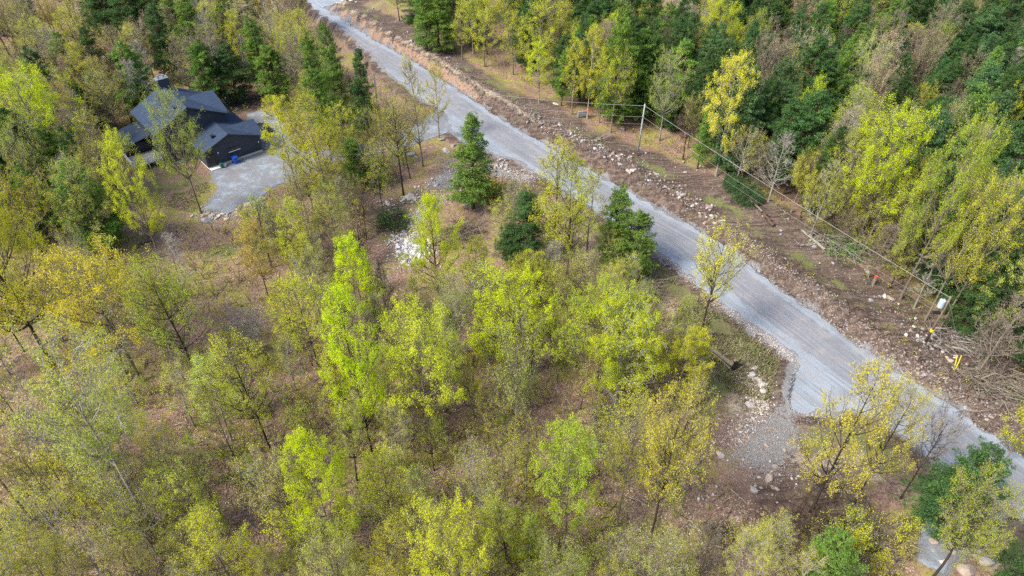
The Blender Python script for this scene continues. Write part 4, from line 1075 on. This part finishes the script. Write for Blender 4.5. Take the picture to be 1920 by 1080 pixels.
log((1450,426),(1424,397),.26,.20,'brown','brown trunk of the felled conifer on the bare strip',.1,.3)
log((1546,470),(1503,432),.22,.14,'pale','pale bleached log lying by the right wood')
log((1528,458),(1500,462),.16,.10,'pale','short pale log crossing below the bleached one')
log((1530,466),(1508,470),.14,.08,'grey','short grey log lowest of the three by the right wood')
log((1512,412),(1475,412),.12,.08,'brown','thin brown log at the foot of the right wood')
log((1640,500),(1560,470),.10,.05,'brown','long thin branch on the ground left of the red marked stump')
log((1830,745),(1858,728),.12,.07,'pale','short whitish log by the yellow markers at the right edge')
log((492,378),(478,398),.12,.08,'pale','forked pale log at the end of the rock wall')
log((484,404),(478,412),.14,.12,'pale','short cut pale log below the rock wall')
log((290,452),(262,458),.14,.09,'brown','brown log in the leaf litter below the yard lawn')
log((1000,885),(1035,878),.08,.05,'pale','thin white log right of the long slanting trunk')
log((845,938),(872,948),.07,.05,'pale','thin pale branch in the lower middle litter')
log((600,905),(560,862),.10,.06,'brown','brown branch lying left of the vivid lime tree, lower left middle')
pa = GP(1150, 772); q3 = np.random.default_rng(5)
pts = np.array([[0, 0, -.1], [.05, .1, .9], [.1, .3, 1.8], [-.5, .7, 2.5], [-1.3, 1.0, 3.0], [-2.1, 1.2, 3.2]])
mb = MB(); mb.add(*tubes([pts], [[.34, .28, .24, .2, .16, .06]], 9)); sn = mb.obj('dead_trunk', BK['pale'], None, True, pa); tag(sn, 'broken pale trunk bent sharply to the left above the bleached branch tangle', 'dead tree')
# felled conifer crown
f0, f1 = GP(1428, 402), GP(1350, 330)
e = empty('felled_conifer', (f0[0], f0[1], f0[2]+.5), 0, 'felled conifer with dull green crown lying on the strip', 'fallen tree')
md = CN[3]; e.scale = (.75, .75, .62)
d_ = Vector((f1[0]-f0[0], f1[1]-f0[1], 0.15)); e.rotation_euler = d_.to_track_quat('Z', 'Y').to_euler()
t_ = link('trunk', md['trunk'], e); setmat(t_, 0, BK['grey']); c_ = link('crown', md['crown']['d'], e); setmat(c_, 0, LM['teal'])

# ------------------------------------------------------------ house
ang = math.atan2(hu[1], hu[0])
M_white = plain('white_concrete', (.58,.58,.56), .8, .15); M_trim = plain('black_trim', (.018,.02,.025), .5, .2)
M_glass = plain('dark_glass', (.02,.025,.03), .08, .1); M_metal = plain('galvanised_metal', (.28,.31,.33), .4, .2, metal=.6)
M_rail = plain('white_paint', (.75,.75,.74), .5, .08); M_deck = plain('grey_deck_boards', (.30,.29,.28), .8, .3)
M_black = plain('black_plastic', (.02,.02,.022), .45, .2)
def siding():
    m, t, out = nt('charcoal_siding'); tc = N(t, 'ShaderNodeTexCoord').outputs['Object']
    sp = N(t, 'ShaderNodeSeparateXYZ'); t.links.new(tc, sp.inputs[0])
    w = math_(t, 'FRACT', math_(t, 'MULTIPLY', sp.outputs[2], 1/.22))
    col = mixc(t, ramp(t, noise(t, .6, tc, 4), .4, .6), (.028,.035,.058), (.036,.044,.068))
    col = mixc(t, math_(t, 'MULTIPLY', ramp(t, w, .12, .0), .6), col, (.016,.017,.022))
    b = N(t, 'ShaderNodeBsdfPrincipled', Roughness=.6); t.links.new(col, b.inputs['Base Color'])
    bn = N(t, 'ShaderNodeBump', Strength=.6, Distance=.03); t.links.new(w, bn.inputs['Height']); t.links.new(bn.outputs[0], b.inputs['Normal'])
    t.links.new(b.outputs[0], out.inputs[0]); return m
def shingle():
    m, t, out = nt('slate_shingles'); tc = N(t, 'ShaderNodeTexCoord').outputs['Object']
    br = N(t, 'ShaderNodeTexBrick'); t.links.new(tc, br.inputs['Vector']); br.inputs['Scale'].default_value = 1.0
    br.inputs['Brick Width'].default_value = .9; br.inputs['Row Height'].default_value = .3; br.inputs['Mortar Size'].default_value = .02
    br.inputs['Color1'].default_value = (.034,.054,.095,1); br.inputs['Color2'].default_value = (.025,.040,.072,1); br.inputs['Mortar'].default_value = (.015,.020,.032,1)
    col = mixc(t, math_(t, 'MULTIPLY', ramp(t, noise(t, 9, tc, 3), .3, .7), .4), br.outputs[0], (.042,.063,.105))
    b = N(t, 'ShaderNodeBsdfPrincipled', Roughness=.85); b.inputs['Specular IOR Level'].default_value = .15; t.links.new(col, b.inputs['Base Color'])
    bn = N(t, 'ShaderNodeBump', Strength=.5, Distance=.03); t.links.new(br.outputs[1], bn.inputs['Height']); t.links.new(bn.outputs[0], b.inputs['Normal'])
    t.links.new(b.outputs[0], out.inputs[0]); return m
M_sid, M_shi = siding(), shingle()
house = empty('house', (house_o[0], house_o[1], 0), ang, 'dark charcoal house with slate blue gabled roofs and garage wing', 'house')
def prism(mb, poly, thick, mi=0, up=(0, 0, 1)):
    p = np.array(poly, float); n = len(p); q = p-np.array(up)*thick
    V = np.vstack([p, q])
    for i in range(1, n-1):
        pass
    T = [(0, i, i+1) for i in range(1, n-1)]+[(n, n+i+1, n+i) for i in range(1, n-1)]
    Q = [(i, n+i, n+(i+1) % n, (i+1) % n) for i in range(n)]
    n0 = mb.n; mb.add(V, T, mi); mb.F4.append(np.array(Q)+n0); mb.m4.append(np.full(n, mi)); return mb
def slab(poly, name='roof', mat=None, thick=.2, parent=None):
    mb = MB(); prism(mb, poly, thick); return mb.obj(name, mat or M_shi, parent or house)
def gable_walls(u0, u1, n0, n1, zb, ze, ur, zr, name):
    mb = MB(); t = .15
    for nn in (n0+t, n1):
        prism(mb, [(u0,nn,zb),(u1,nn,zb),(u1,nn,ze),(ur,nn,zr),(u0,nn,ze)], t, 0, (0, 1, 0))
    for uu in (u0, u1-t):
        prism(mb, [(uu,n0+t+.002,zb),(uu,n1-t-.002,zb),(uu,n1-t-.002,ze-.06),(uu,n0+t+.002,ze-.06)], t, 0, (-1, 0, 0))
    return mb.obj(name, M_sid, house)
# foundation
mb = MB(); mb.box((4.9, 2.9, .12), (9.7, 5.9, .5)); mb.box((1.1, 11.5, .12), (11.7, 11.0, .5)); mb.box((-7.1, 14.9, .12), (4.6, 6.2, .5)); mb.box((8.55, 8.9, .12), (3.0, 5.2, .5))
mb.obj('foundation', M_white, house)
gable_walls(0, 9.8, 0, 5.85, .37, 3.22, 4.6, 5.1, 'garage_wall')
gable_walls(-4.8, 7.0, 5.9, 17, .37, 6.05, 1.1, 8.9, 'main_wall')
sg = .39; zr = 5.33
def zg(u): return zr-sg*abs(u-4.6)
slab([(4.6,-.45,zr),(4.6,5.88,zr),(-.5,5.88,zg(-.5)),(-.5,-.45,zg(-.5))])
slab([(4.6,-.45,zr),(10.35,-.45,zg(10.35)),(10.35,5.88,zg(10.35)),(4.6,5.88,zr)])
slab([(5.5,2.9,4.98),(9.95,-.46,3.27),(10.6,-.46,3.27),(10.6,2.9,4.98)]); slab([(5.5,2.9,4.98),(10.6,2.9,4.98),(10.6,6.2,3.27),(9.95,6.2,3.27)])
mb = MB(); prism(mb, [(9.95,.1,3.2),(9.95,5.7,3.2),(9.95,2.9,4.72)], .14, 0, (1, 0, 0)); mb.obj('gable_wall', M_sid, house)
sm = .49; zm = 9.15
def zM(u): return zm-sm*abs(u-1.1)
slab([(1.1,5.45,zm),(1.1,17.4,zm),(-5.3,17.4,zM(-5.3)),(-5.3,5.45,zM(-5.3))])
slab([(1.1,5.45,zm),(7.5,5.45,zM(7.5)),(7.5,17.4,zM(7.5)),(1.1,17.4,zm)])
slab([(2.9,11.3,8.28),(7.3,6.05,6.15),(7.75,6.05,6.15),(7.75,11.3,8.28)]); slab([(2.9,11.3,8.28),(7.75,11.3,8.28),(7.75,16.5,6.15),(7.3,16.5,6.15)])
mb = MB(); prism(mb, [(7.15,6.5,6.0),(7.15,16.1,6.0),(7.15,11.3,7.95)], .14, 0, (1, 0, 0)); mb.obj('gable_wall', M_sid, house)
mb = MB(); mb.box((8.5, 8.95, 1.6), (2.8, 5.0, 2.5)); mb.obj('porch_wall', M_sid, house)
slab([(7.02,6.3,3.75),(10.3,6.3,3.0),(10.3,11.9,3.0),(7.02,11.9,3.75)])
mb = MB(); mb.box((-7.1, 14.9, 1.55), (4.4, 6.0, 2.4)); mb.obj('sunroom_wall', M_sid, house)
slab([(-4.82,11.4,3.7),(-4.82,18.3,3.7),(-9.8,18.3,2.75),(-9.8,11.4,2.75)])
for k in range(3):
    w = MB(); w.box((-8.6+k*1.5, 11.87, 1.7), (1.1, .06, 1.2)); wo = w.obj('window', M_trim, house); g = MB(); g.box((-8.6+k*1.5, 11.83, 1.7), (.95, .04, 1.05)); g.obj('pane', M_glass, wo)
# fascia trims
for pl in ([(-.5,zg(-.5)),(4.6,zr),(10.35,zg(10.35))],):
    for a, b in zip(pl[:-1], pl[1:]):
        slab([(a[0],-.452,a[1]+.01),(b[0],-.452,b[1]+.01),(b[0],-.452,b[1]-.24),(a[0],-.452,a[1]-.24)], 'fascia', M_trim, .05) if False else None
        mb = MB(); prism(mb, [(a[0],-.455,a[1]+.01),(a[0],-.455,a[1]-.24),(b[0],-.455,b[1]-.24),(b[0],-.455,b[1]+.01)], .05, 0, (0, 1, 0)); mb.obj('fascia', M_trim, house)
for a, b in (((-5.3,zM(-5.3)),(1.1,zm)), ((1.1,zm),(7.5,zM(7.5)))):
    mb = MB(); prism(mb, [(a[0],5.445,a[1]+.01),(a[0],5.445,a[1]-.26),(b[0],5.445,b[1]-.26),(b[0],5.445,b[1]+.01)], .05, 0, (0, 1, 0)); mb.obj('fascia', M_trim, house)
# ridge caps
for a, b in (((4.6,-.46,zr+.03),(4.6,5.85,zr+.03)), ((1.1,5.44,zm+.03),(1.1,17.4,zm+.03))):
    mb = MB(); mb.add(*tubes([[a, b]], [[.09, .09]], 6)); mb.obj('ridge_cap', M_shi, house)
# door, window, lamps
dmb = MB(); dmb.box((1.05, -.04, 1.42), (1.15, .08, 2.1)); door = dmb.obj('door', M_black, house)
h_ = MB(); h_.box((1.5, -.11, 1.35), (.12, .06, .05)); h_.obj('handle', M_metal, door)
fr = MB(); fr.box((1.05, -.02, 2.52), (1.35, .06, .09)); fr.box((.42, -.02, 1.42), (.09, .06, 2.1)); fr.box((1.68, -.02, 1.42), (.09, .06, 2.1)); fr.obj('door_frame', M_trim, door)
wmb = MB(); wmb.box((5.0, -.03, 2.3), (2.0, .07, .62)); win = wmb.obj('window', M_trim, house)
g_ = MB(); g_.box((5.0, -.075, 2.3), (1.85, .03, .46)); g_.obj('pane', M_glass, win)
s_ = MB(); s_.box((5.0, -.12, 1.95), (2.1, .2, .09)); s_.obj('sill', M_rail, win)
for u, z in ((2.2, 2.5), (9.4, 2.0)):
    l_ = MB(); l_.box((u, -.09, z), (.16, .16, .24)); l_.obj('wall_lamp', M_rail, house)
mb = MB(); mb.box((1.0, -.5, .12), (1.8, .9, .24)); mb.obj('door_step', M_white, house)
# chimney
mb = MB(); mb.box((1.3, 16.6, 9.4), (2.0, 1.3, 2.3)); ch = mb.obj('chimney', M_sid, house)
mb = MB(); mb.box((1.3, 16.6, 10.61), (2.15, 1.45, .1)); mb.obj('chimney_cap', M_metal, ch)
for k in (-.45, .45):
    mb = MB(); add_cyl(mb, (1.3+k, 16.6, 10.7), (1.3+k, 16.6, 11.05), .14, sides=10); add_cyl(mb, (1.3+k, 16.6, 11.05), (1.3+k, 16.6, 11.12), .22, sides=10); mb.obj('flue', M_metal, ch)
# roof vents
for u, n, f in ((-.2, 7.6, zM), (-.2, 11.6, zM), (2.6, 1.6, zg)):
    mb = MB(); mb.box((u, n, f(u)+.18), (.5, .5, .4)); mb.box((u, n, f(u)+.42), (.62, .62, .08)); mb.obj('roof_vent', M_black, house)
# gutters
for a, b in (((10.42,-.4,zg(10.35)-.02),(10.42,5.8,zg(10.35)-.02)), ((-.56,-.4,zg(-.5)-.04),(-.56,5.8,zg(-.5)-.04))):
    mb = MB(); mb.add(*tubes([[a, b]], [[.08, .08]], 6)); mb.obj('gutter', M_trim, house)
# deck
dk = MB(); dk.box((-7.3, 9.4, .85), (5.0, 4.4, .12)); deck = dk.obj('deck', M_deck, house)
for k in range(18):
    b_ = MB(); b_.box((-7.3, 7.32+k*.245, .93), (4.96, .2, .035)); b_.obj('plank', M_deck, deck)
for u in (-9.7, -8.5, -7.3, -6.1, -4.95):
    b_ = MB(); b_.box((u, 7.25, 1.0), (.12, .12, 1.9)); b_.obj('post', M_rail, deck)
for n in (8.8, 10.3, 11.4):
    b_ = MB(); b_.box((-9.72, n, 1.0), (.12, .12, 1.9)); b_.obj('post', M_rail, deck)
for z in (1.2, 1.55, 1.95):
    b_ = MB(); b_.box((-7.3, 7.25, z), (4.9, .06, .09)); b_.box((-9.72, 9.35, z), (.06, 4.1, .09)); b_.obj('rail', M_rail, deck)
for k in range(4):
    b_ = MB(); b_.box((-4.2+k*0, 8.0, .75-k*.2), (.9+k*.5, 1.2, .08)); b_.obj('stair', M_deck, deck)

# ------------------------------------------------------------ car
def hw(u, n, z=0): p = HL(u, n); return (p[0], p[1], z)
M_car = plain('car_paint', (.03,.035,.045), .22, .1, metal=.4); M_tyre = plain('tyre_rubber', (.02,.02,.02), .8)
M_red = plain('red_lens', (.4,.01,.01), .3); M_lamp = plain('clear_lens', (.7,.7,.7), .2)
car = empty('parked_car', hw(13.1, 6.9, .05), ang+PI/2+.12, 'dark car parked beside the garage, half behind the yellow tree', 'car')
def loft(mb, secs, mi=0):
    """secs: list of (x, half width bottom, z0, half width top, z1)"""
    V = []; 
    for x_, wb, z0, wt, z1 in secs:
        V += [(x_, -wb, z0), (x_, -wb*1.0, z0+(z1-z0)*.55), (x_, -wt, z1), (x_, wt, z1), (x_, wb, z0+(z1-z0)*.55), (x_, wb, z0)]
    n = len(secs); Fq = []
    for i in range(n-1):
        for j in range(6): Fq.append((i*6+j, i*6+(j+1) % 6, (i+1)*6+(j+1) % 6, (i+1)*6+j))
    n0 = mb.n; mb.add(V, Fq, mi); 
    for b0 in (0, (n-1)*6):
        mb.F4.append(np.array([(b0, b0+1, b0+4, b0+5), (b0+1, b0+2, b0+3, b0+4)])+n0); mb.m4.append(np.full(2, mi))
mb = MB(); loft(mb, [(-2.3,.78,.4,.7,.85),(-2.1,.9,.3,.8,1.0),(-1.2,.93,.28,.84,1.03),(.6,.93,.28,.84,1.0),(1.6,.92,.28,.8,.92),(2.15,.86,.3,.72,.8),(2.35,.7,.38,.6,.68)]); mb.obj('body', M_car, car, True)
mb = MB(); loft(mb, [(-2.05,.80,.98,.76,1.0),(-1.6,.80,.98,.66,1.5),(.0,.80,.98,.66,1.55),(1.05,.80,.97,.72,.99)]); mb.obj('window', M_glass, car, True)
mb = MB(); mb.box((-.8, 0, 1.555), (1.7, 1.2, .05)); mb.obj('roof', M_car, car)
for a in (-1.4, 1.4):
    for b in (-.86, .86):
        mb = MB(); add_cyl(mb, (a, b-.11, .34), (a, b+.11, .34), .34, sides=14); w_ = mb.obj('wheel', M_tyre, car)
        mb = MB(); s = .115 if b > 0 else -.115; add_cyl(mb, (a, b+s-.01, .34), (a, b+s+.01, .34), .2, sides=10); mb.obj('rim', M_metal, w_)
for b in (-.62, .62):
    mb = MB(); mb.box((2.26, b, .66), (.16, .3, .12)); mb.obj('headlight', M_lamp, car)
    mb = MB(); mb.box((-2.27, b, .8), (.1, .26, .16)); mb.obj('taillight', M_red, car)
    mb = MB(); mb.box((.75, b*1.58, 1.04), (.2, .16, .13)); mb.obj('mirror', M_black, car)

# ------------------------------------------------------------ bins
def bin_(u, n, mat, h, w, label):
    e = empty('wheelie_bin', hw(u, n, .05), ang+.1, label, 'bin')
    mb = MB(); V = [(-w*.42,-w*.42,.05),(w*.42,-w*.42,.05),(w*.42,w*.42,.05),(-w*.42,w*.42,.05),(-w*.55,-w*.55,h),(w*.55,-w*.55,h),(w*.55,w*.55,h),(-w*.55,w*.55,h)]
    mb.add(V, [(0,3,2,1),(4,5,6,7),(0,1,5,4),(1,2,6,5),(2,3,7,6),(3,0,4,7)]); mb.obj('body', mat, e)
    mb = MB(); mb.box((0, -.03, h+.05), (w*1.2, w*1.25, .09)); mb.obj('lid', mat, e)
    mb = MB(); mb.box((0, w*.66, h-.03), (w*.8, .06, .05)); mb.obj('handle', mat, e)
    for s in (-1, 1):
        mb = MB(); add_cyl(mb, (s*w*.45, w*.45, .12), (s*w*.55, w*.45, .12), .12); mb.obj('wheel', M_tyre, e)
bin_(4.4, -.85, plain('blue_plastic', (.01,.10,.55), .45, .1), 1.15, .75, 'blue wheeled bin standing against the garage wall')
bin_(1.95, -.8, plain('green_plastic', (.03,.16,.10), .5, .1), .75, .5, 'small dark green bin beside the garage door')
mb = MB(); mb.box((0, 0, .2), (.45, .35, .35)); mb.box((0, 0, .4), (.5, .4, .05)); tag(mb.obj('recycling_box', M_rail, None, False, hw(2.5, -.75, .05)), 'small white box beside the green bin at the garage', 'box')

# ------------------------------------------------------------ utility poles and wires
M_pole = plain('weathered_pole', (.30,.31,.28), .85, .35, 1.2); M_pole2 = plain('tan_pole', (.19,.155,.105), .85, .35, 1.2)
M_tr = plain('transformer_paint', (.36,.42,.47), .4, .1); M_yel = plain('yellow_plastic', (.80,.60,.02), .45, .1); M_orange = plain('orange_tape', (.85,.16,.03), .6, .1)
M_redt = plain('red_tape', (.65,.05,.03), .6, .1); M_cable = plain('bright_aluminium_cable', (.24,.235,.225), .6, .1, metal=.0); M_porc = plain('brown_porcelain', (.12,.06,.04), .3)
p1, h1 = solve(1195, 292, 195); p2, h2 = solve(1735, 642, 555)
top2 = G(1783, 556, p2[2]+h2*0+8.2)
u1 = empty('utility_pole', p1, 0, 'pale weathered utility pole standing on the bare strip', 'utility pole')
mb = MB(); add_cyl(mb, (0, 0, -.3), (.12, 0, h1), .16, .11, 12); mb.obj('pole', M_pole, u1, True)
mb = MB(); mb.box((.2, 0, h1-.5), (.3, .12, .12)); add_cyl(mb, (.35, 0, h1-.5), (.35, 0, h1-.25), .06); mb.obj('insulator', M_porc, u1)
mb = MB(); mb.box((.1, 0, h1-2.3), (.36, .36, .1)); mb.obj('bracket', M_metal, u1)
z2 = 8.2
u2 = empty('utility_pole', p2, 0, 'tan utility pole with grey transformer at the right wood', 'utility pole')
tx = (top2[0]-p2[0], top2[1]-p2[1])
mb = MB(); add_cyl(mb, (0, 0, -.3), (tx[0], tx[1], z2), .17, .12, 12); mb.obj('pole', M_pole2, u2, True)
def on2(z): return np.array([tx[0]*z/z2, tx[1]*z/z2, z])
a = on2(7.0)+np.array([-.55, .1, 0])
mb = MB(); add_cyl(mb, a-[0, 0, .55], a+[0, 0, .45], .34, sides=14); add_cyl(mb, a+[0, 0, .45], a+[0, 0, .6], .34, .18, sides=14); tr_ = mb.obj('transformer', M_tr, u2)
for k in (-.13, .13):
    mb = MB(); add_cyl(mb, a+[k, 0, .55], a+[k, 0, .85], .05, sides=8); mb.obj('bushing', M_porc, tr_)
mb = MB(); mb.box(tuple(on2(7.0)+[-.2, .05, 0]), (.4, .12, .5)); mb.obj('bracket', M_metal, u2)
b = on2(5.4)
mb = MB(); mb.box(tuple(b+[-.55, .1, 0]), (.8, .35, .3)); mb.box(tuple(b+[-.15, .05, 0]), (.3, .1, .1)); mb.obj('cable_box', M_black, u2)
mb = MB(); add_cyl(mb, on2(2.1), on2(2.5), .215, .21, 12); mb.obj('yellow_band', M_yel, u2)
mb = MB(); c7 = on2(7.9); add_cyl(mb, c7+[-.2, 0, 0], c7+[.2, 0, .1], .05); mb.obj('insulator', M_porc, u2)
def wire(A, B, sag, r, label, name='power_cable'):
    A, B = np.array(A, float), np.array(B, float); t = np.linspace(0, 1, 26)[:, None]
    P = A*(1-t)+B*t; P[:, 2] -= sag*4*(t*(1-t))[:, 0]
    mb = MB(); mb.add(*tubes([P-A], [np.full(26, r)], 5)); return tag(mb.obj(name, M_cable, None, True, A), label, 'cable')
P1 = np.array(p1); T2 = np.array(p2)
far_ = np.append(G(700, 138, 9), 9.0)
wire(P1+[.12, 0, h1-.3], T2+on2(8.0), .35, .03, 'bright top cable running between the two utility poles')
wire(P1+[.1, 0, h1-2.3], T2+on2(5.9), .5, .016, 'middle thin cable between the two utility poles')
wire(P1+[.1, 0, h1-3.4], T2+on2(5.2), .7, .012, 'lowest thin cable between the two utility poles')
wire(P1+[.1, 0, h1-.3], far_, 1.2, .024, 'top cable running left from the pale pole over the road')
wire(P1+[.1, 0, h1-2.3], far_-[0, 0, 1.6], 1.2, .015, 'middle cable running left from the pale pole')
wire(P1+[.1, 0, h1-3.6], far_-[0, 0, 2.6], 1.3, .012, 'lowest cable running left from the pale pole')
g3 = far_.copy(); g3[2] = 0
u3 = empty('utility_pole', g3, 0, 'utility pole hidden among the conifers left of the far road', 'utility pole')
mb = MB(); add_cyl(mb, (0, 0, -.3), (0, 0, 9.2), .2, .14, 12); mb.obj('pole', M_pole, u3, True)
def guards(px, py, label, hh, sp, tl):
    p = GP(px, py); e = empty('yellow_marker', p, 0, label, 'marker')
    for k in (-1, 1):
        mb = MB(); add_cyl(mb, (k*.06, 0, -.1), (k*sp, tl, hh), .05, sides=8); mb.obj('tube', M_yel, e)
    return e
gd = guards(1790, 694, 'pair of yellow guy wire tubes forming a narrow V at the right bank', 1.9, .24, .5)
guards(785, 290, 'pair of yellow tubes standing by the big grey boulder at the driveway', 2.0, .22, .2)
gp_ = GP(1790, 694)
wire(gp_+[.2, .4, 1.7], T2+on2(7.6), .0, .01, 'thin guy wire from the yellow tubes up to the transformer pole', 'guy_wire')
# orange tape, grey slab, red-marked stump
p = GP(1101, 222)
mb = MB(); add_cyl(mb, (0, 0, 1.6), (0, 0, 1.85), .24, .24); mb.box((.0, -.26, 1.5), (.1, .04, .4)); tag(mb.obj('marking_tape', M_orange, None, False, p), 'orange tape tied round the slim tree trunk across the road', 'tape')
p = GP(1092, 220); mb = MB(); mb.box((0, 0, .75), (1.9, .35, 1.0), 0, .3); mb.box((.1, .3, .2), (.3, .5, .4)); tag(mb.obj('grey_slab', RK['grey'], None, False, p), 'grey block leaning beside the orange taped trunk', 'slab')
p = GP(1637, 533); st = empty('tree_stump', p, 0, 'short grey stump with a red marked top on the right bank', 'stump')
mb = MB(); add_cyl(mb, (0, 0, -.2), (.05, .1, 1.3), .24, .2); mb.obj('trunk', BK['grey'], st); mb = MB(); add_cyl(mb, (.05, .1, 1.15), (.05, .1, 1.35), .22, .22); mb.obj('red_band', M_redt, st)
p = GP(1732, 640)

# ------------------------------------------------------------ a label of its own for every tree, sapling and stone of the masses
ANCH = [(50,230,'the big left edge lime tree'),(80,430,'the broad left edge tree'),(185,540,'the wide golden tree'),(325,570,'the thin green dark trunked tree'),(190,770,'the large pale spreading tree'),
 (235,310,'the deck of the house'),(310,240,'the fresh green house tree'),(540,250,'the slim bright yellow tree'),(605,270,'the yellow many stemmed tree'),(480,470,'the small orange tree'),
 (565,590,'the yellow green tree left of the lime pair'),(665,500,'the upper tall lime tree'),(692,680,'the lower tall lime tree'),(838,450,'the vivid two tiered lime tree'),(845,660,'the broad yellow lime tree'),
 (980,590,'the middle vivid lime tree'),(1110,620,'the left wide crowned green tree'),(1200,650,'the right wide crowned green tree'),(1000,650,'the nearly bare pale tree'),(885,290,'the lone junction conifer'),
 (975,430,'the dark conifer pair below the junction'),(1150,420,'the dark conifers at the road'),(1040,360,'the thin yellow trees over the road'),(795,200,'the bare stems at the driveway mouth'),
 (1360,500,'the lone yellow roadside tree'),(1385,200,'the tall yellow tree'),(1103,110,'the slim yellow tree across the road'),(1275,160,'the leaning pale trunked tree'),(1640,800,'the large golden roadside tree'),
 (1750,860,'the dark leaning roadside tree'),(1805,900,'the dark roadside conifer'),(1820,990,'the gravel patch'),(1200,850,'the yellow slanting trunked tree'),(1280,850,'the golden slanting trunked tree'),
 (1078,880,'the oval bright green tree'),(595,890,'the vivid lower left lime tree'),(735,900,'the yellow tree beside the vivid one'),(855,1030,'the bottom edge yellow lime tree'),(445,710,'the olive slanting trunked tree'),
 (1290,690,'the uprooted grey log'),(390,950,'the small bottom left yellow tree'),(80,1040,'the bottom left corner tree'),(650,1050,'the pale bottom edge tree'),(1520,1050,'the light bottom edge conifer'),
 (1875,775,'the lime tree at the right edge'),(1600,290,'the large right wood lime tree'),(1690,300,'the large light green tree'),(1780,400,'the bright yellow right wood tree'),(1470,310,'the pale bare right wood tree'),
 (720,230,'the tall sparse dark trunked tree'),(475,620,'the low bare pinkish tree'),(1765,575,'the transformer pole'),(1200,245,'the pale utility pole'),(685,180,'the road bend conifer'),(640,130,'the tall road bend conifer'),
 (430,190,'the stone pile behind the house'),(370,210,'the main roof of the house'),(310,155,'the chimney'),(430,270,'the garage'),(470,340,'the gravel yard'),(440,395,'the rock wall under the yard'),(770,455,'the white dumped heap'),
 (500,90,'the light conifer behind the house'),(585,140,'the brown budding roadside tree'),(255,60,'the bushy dark upper left conifer'),(165,75,'the far left yellow green tree'),(95,100,'the thin white trunked tree'),(240,110,'the orange budding tree'),
 (30,50,'the yellow corner tree'),(815,40,'the two far bank conifers'),(1010,80,'the wide top centre yellow tree'),(1160,120,'the wide conifer across the road'),(1330,60,'the top right lime tree'),(1520,180,'the wide dark right conifer'),
 (1645,220,'the cone shaped right conifer'),(1800,80,'the large cool green conifer'),(1900,60,'the upper right corner'),(1430,60,'the gap above the tall yellow tree'),(1870,300,'the right edge of the conifer wood'),(1700,150,'the middle of the conifer wood'),
 (1430,740,'the gravel pad'),(1443,898,'the largest tan boulder'),(1540,985,'the long dark brush pile'),(1155,792,'the bleached branch tangle'),(640,10,'the far end of the road'),(840,284,'the large white junction boulder'),
 (1180,324,'the biggest cut bank rock'),(1669,558,'the yellowish right bank boulder'),(1790,685,'the right bank yellow tubes'),(1390,370,'the felled conifer'),(1530,450,'the bleached log'),(1640,525,'the red marked stump'),(1420,715,'the white stone ridge'),
 (30,700,'the left edge at mid height'),(300,860,'the long pale slanting trunk'),(840,860,'the lower middle clearing'),(560,1000,'the lower left litter clearing'),(1380,1000,'the small stump tangle'),(200,1010,'the bleached dead branch')]
AN = np.array([(a, b) for a, b, _ in ANCH], float)
CW = {'lime': 'lime', 'green': 'fresh green', 'yellow': 'yellow green', 'gold': 'golden', 'orange': 'orange', 'pale': 'pale green', 'olive': 'olive', 'bud': 'brown budding', 'hem': 'dark green', 'ced': 'mid green', 'teal': 'cool green'}
DW = {'d': 'leafy ', 'm': '', 's': 'sparse ', 'b': ''}
RKW = {m.name: w for m, w in ((RK['white'], 'whitish'), (RK['tan'], 'tan'), (RK['grey'], 'grey'), (RK['rust'], 'rusty brown'), (RK['chalk'], 'white'))}
buck = {}
for it in LABELQ:
    o = it[0]; hh = it[4]*.75 if len(it) > 2 else 0
    a, b, _ = PJ(o.location.x, o.location.y, o.location.z+hh)
    d = np.hypot(AN[:, 0]-a, AN[:, 1]-b); k = int(d.argmin()); dx, dy = a-AN[k, 0], b-AN[k, 1]
    an = math.degrees(math.atan2(-dy, dx)) % 360
    w = ['right of', 'up and right of', 'above', 'up and left of', 'left of', 'down and left of', 'below', 'down and right of'][int(((an+22.5) % 360)//45)]
    if it[1] == 'rock': what = RKW[o.material_slots[0].material.name]+(' boulder' if o.scale[0] > 1.1 else ' stone')
    elif it[1] == 'sapling': what = CW[it[3]]+(' small' if it[4] < 4 else ' tall')+' sapling'
    elif it[1] in ('conifer_tree', 'spruce_tree'): what = CW[it[3]]+' conifer'
    elif it[1] == 'bare_tree': what = 'bare tree'
    else: what = DW[it[2]]+CW[it[3]]+' tree'
    buck.setdefault((what, w, k), []).append((d[k], o))
ORD = ['nearest', 'second nearest', 'third nearest', 'fourth nearest', 'fifth nearest', 'sixth nearest', 'seventh nearest', 'eighth nearest', 'ninth nearest', 'tenth nearest']
ORD2 = ['eleventh nearest', 'twelfth nearest', 'thirteenth nearest', 'fourteenth nearest', 'fifteenth nearest', 'sixteenth nearest']
for (what, w, k), L in buck.items():
    L.sort(key=lambda q: q[0])
    for i, (_, o) in enumerate(L):
        if len(L) == 1: o['label'] = what+' '+w+' '+ANCH[k][2]
        else: o['label'] = (ORD[i] if i < 10 else ORD2[i-10] if i < 16 else 'farther')+' '+what+' '+w+' '+ANCH[k][2]
        if len(o['label'].split()) > 16: o['label'] = o['label'].replace('down and ', 'lower ').replace('up and ', 'upper ')
        if len(o['label'].split()) > 16: o['label'] = o['label'].replace('of the lime pair', 'by the limes').replace('fresh green ', 'green ')
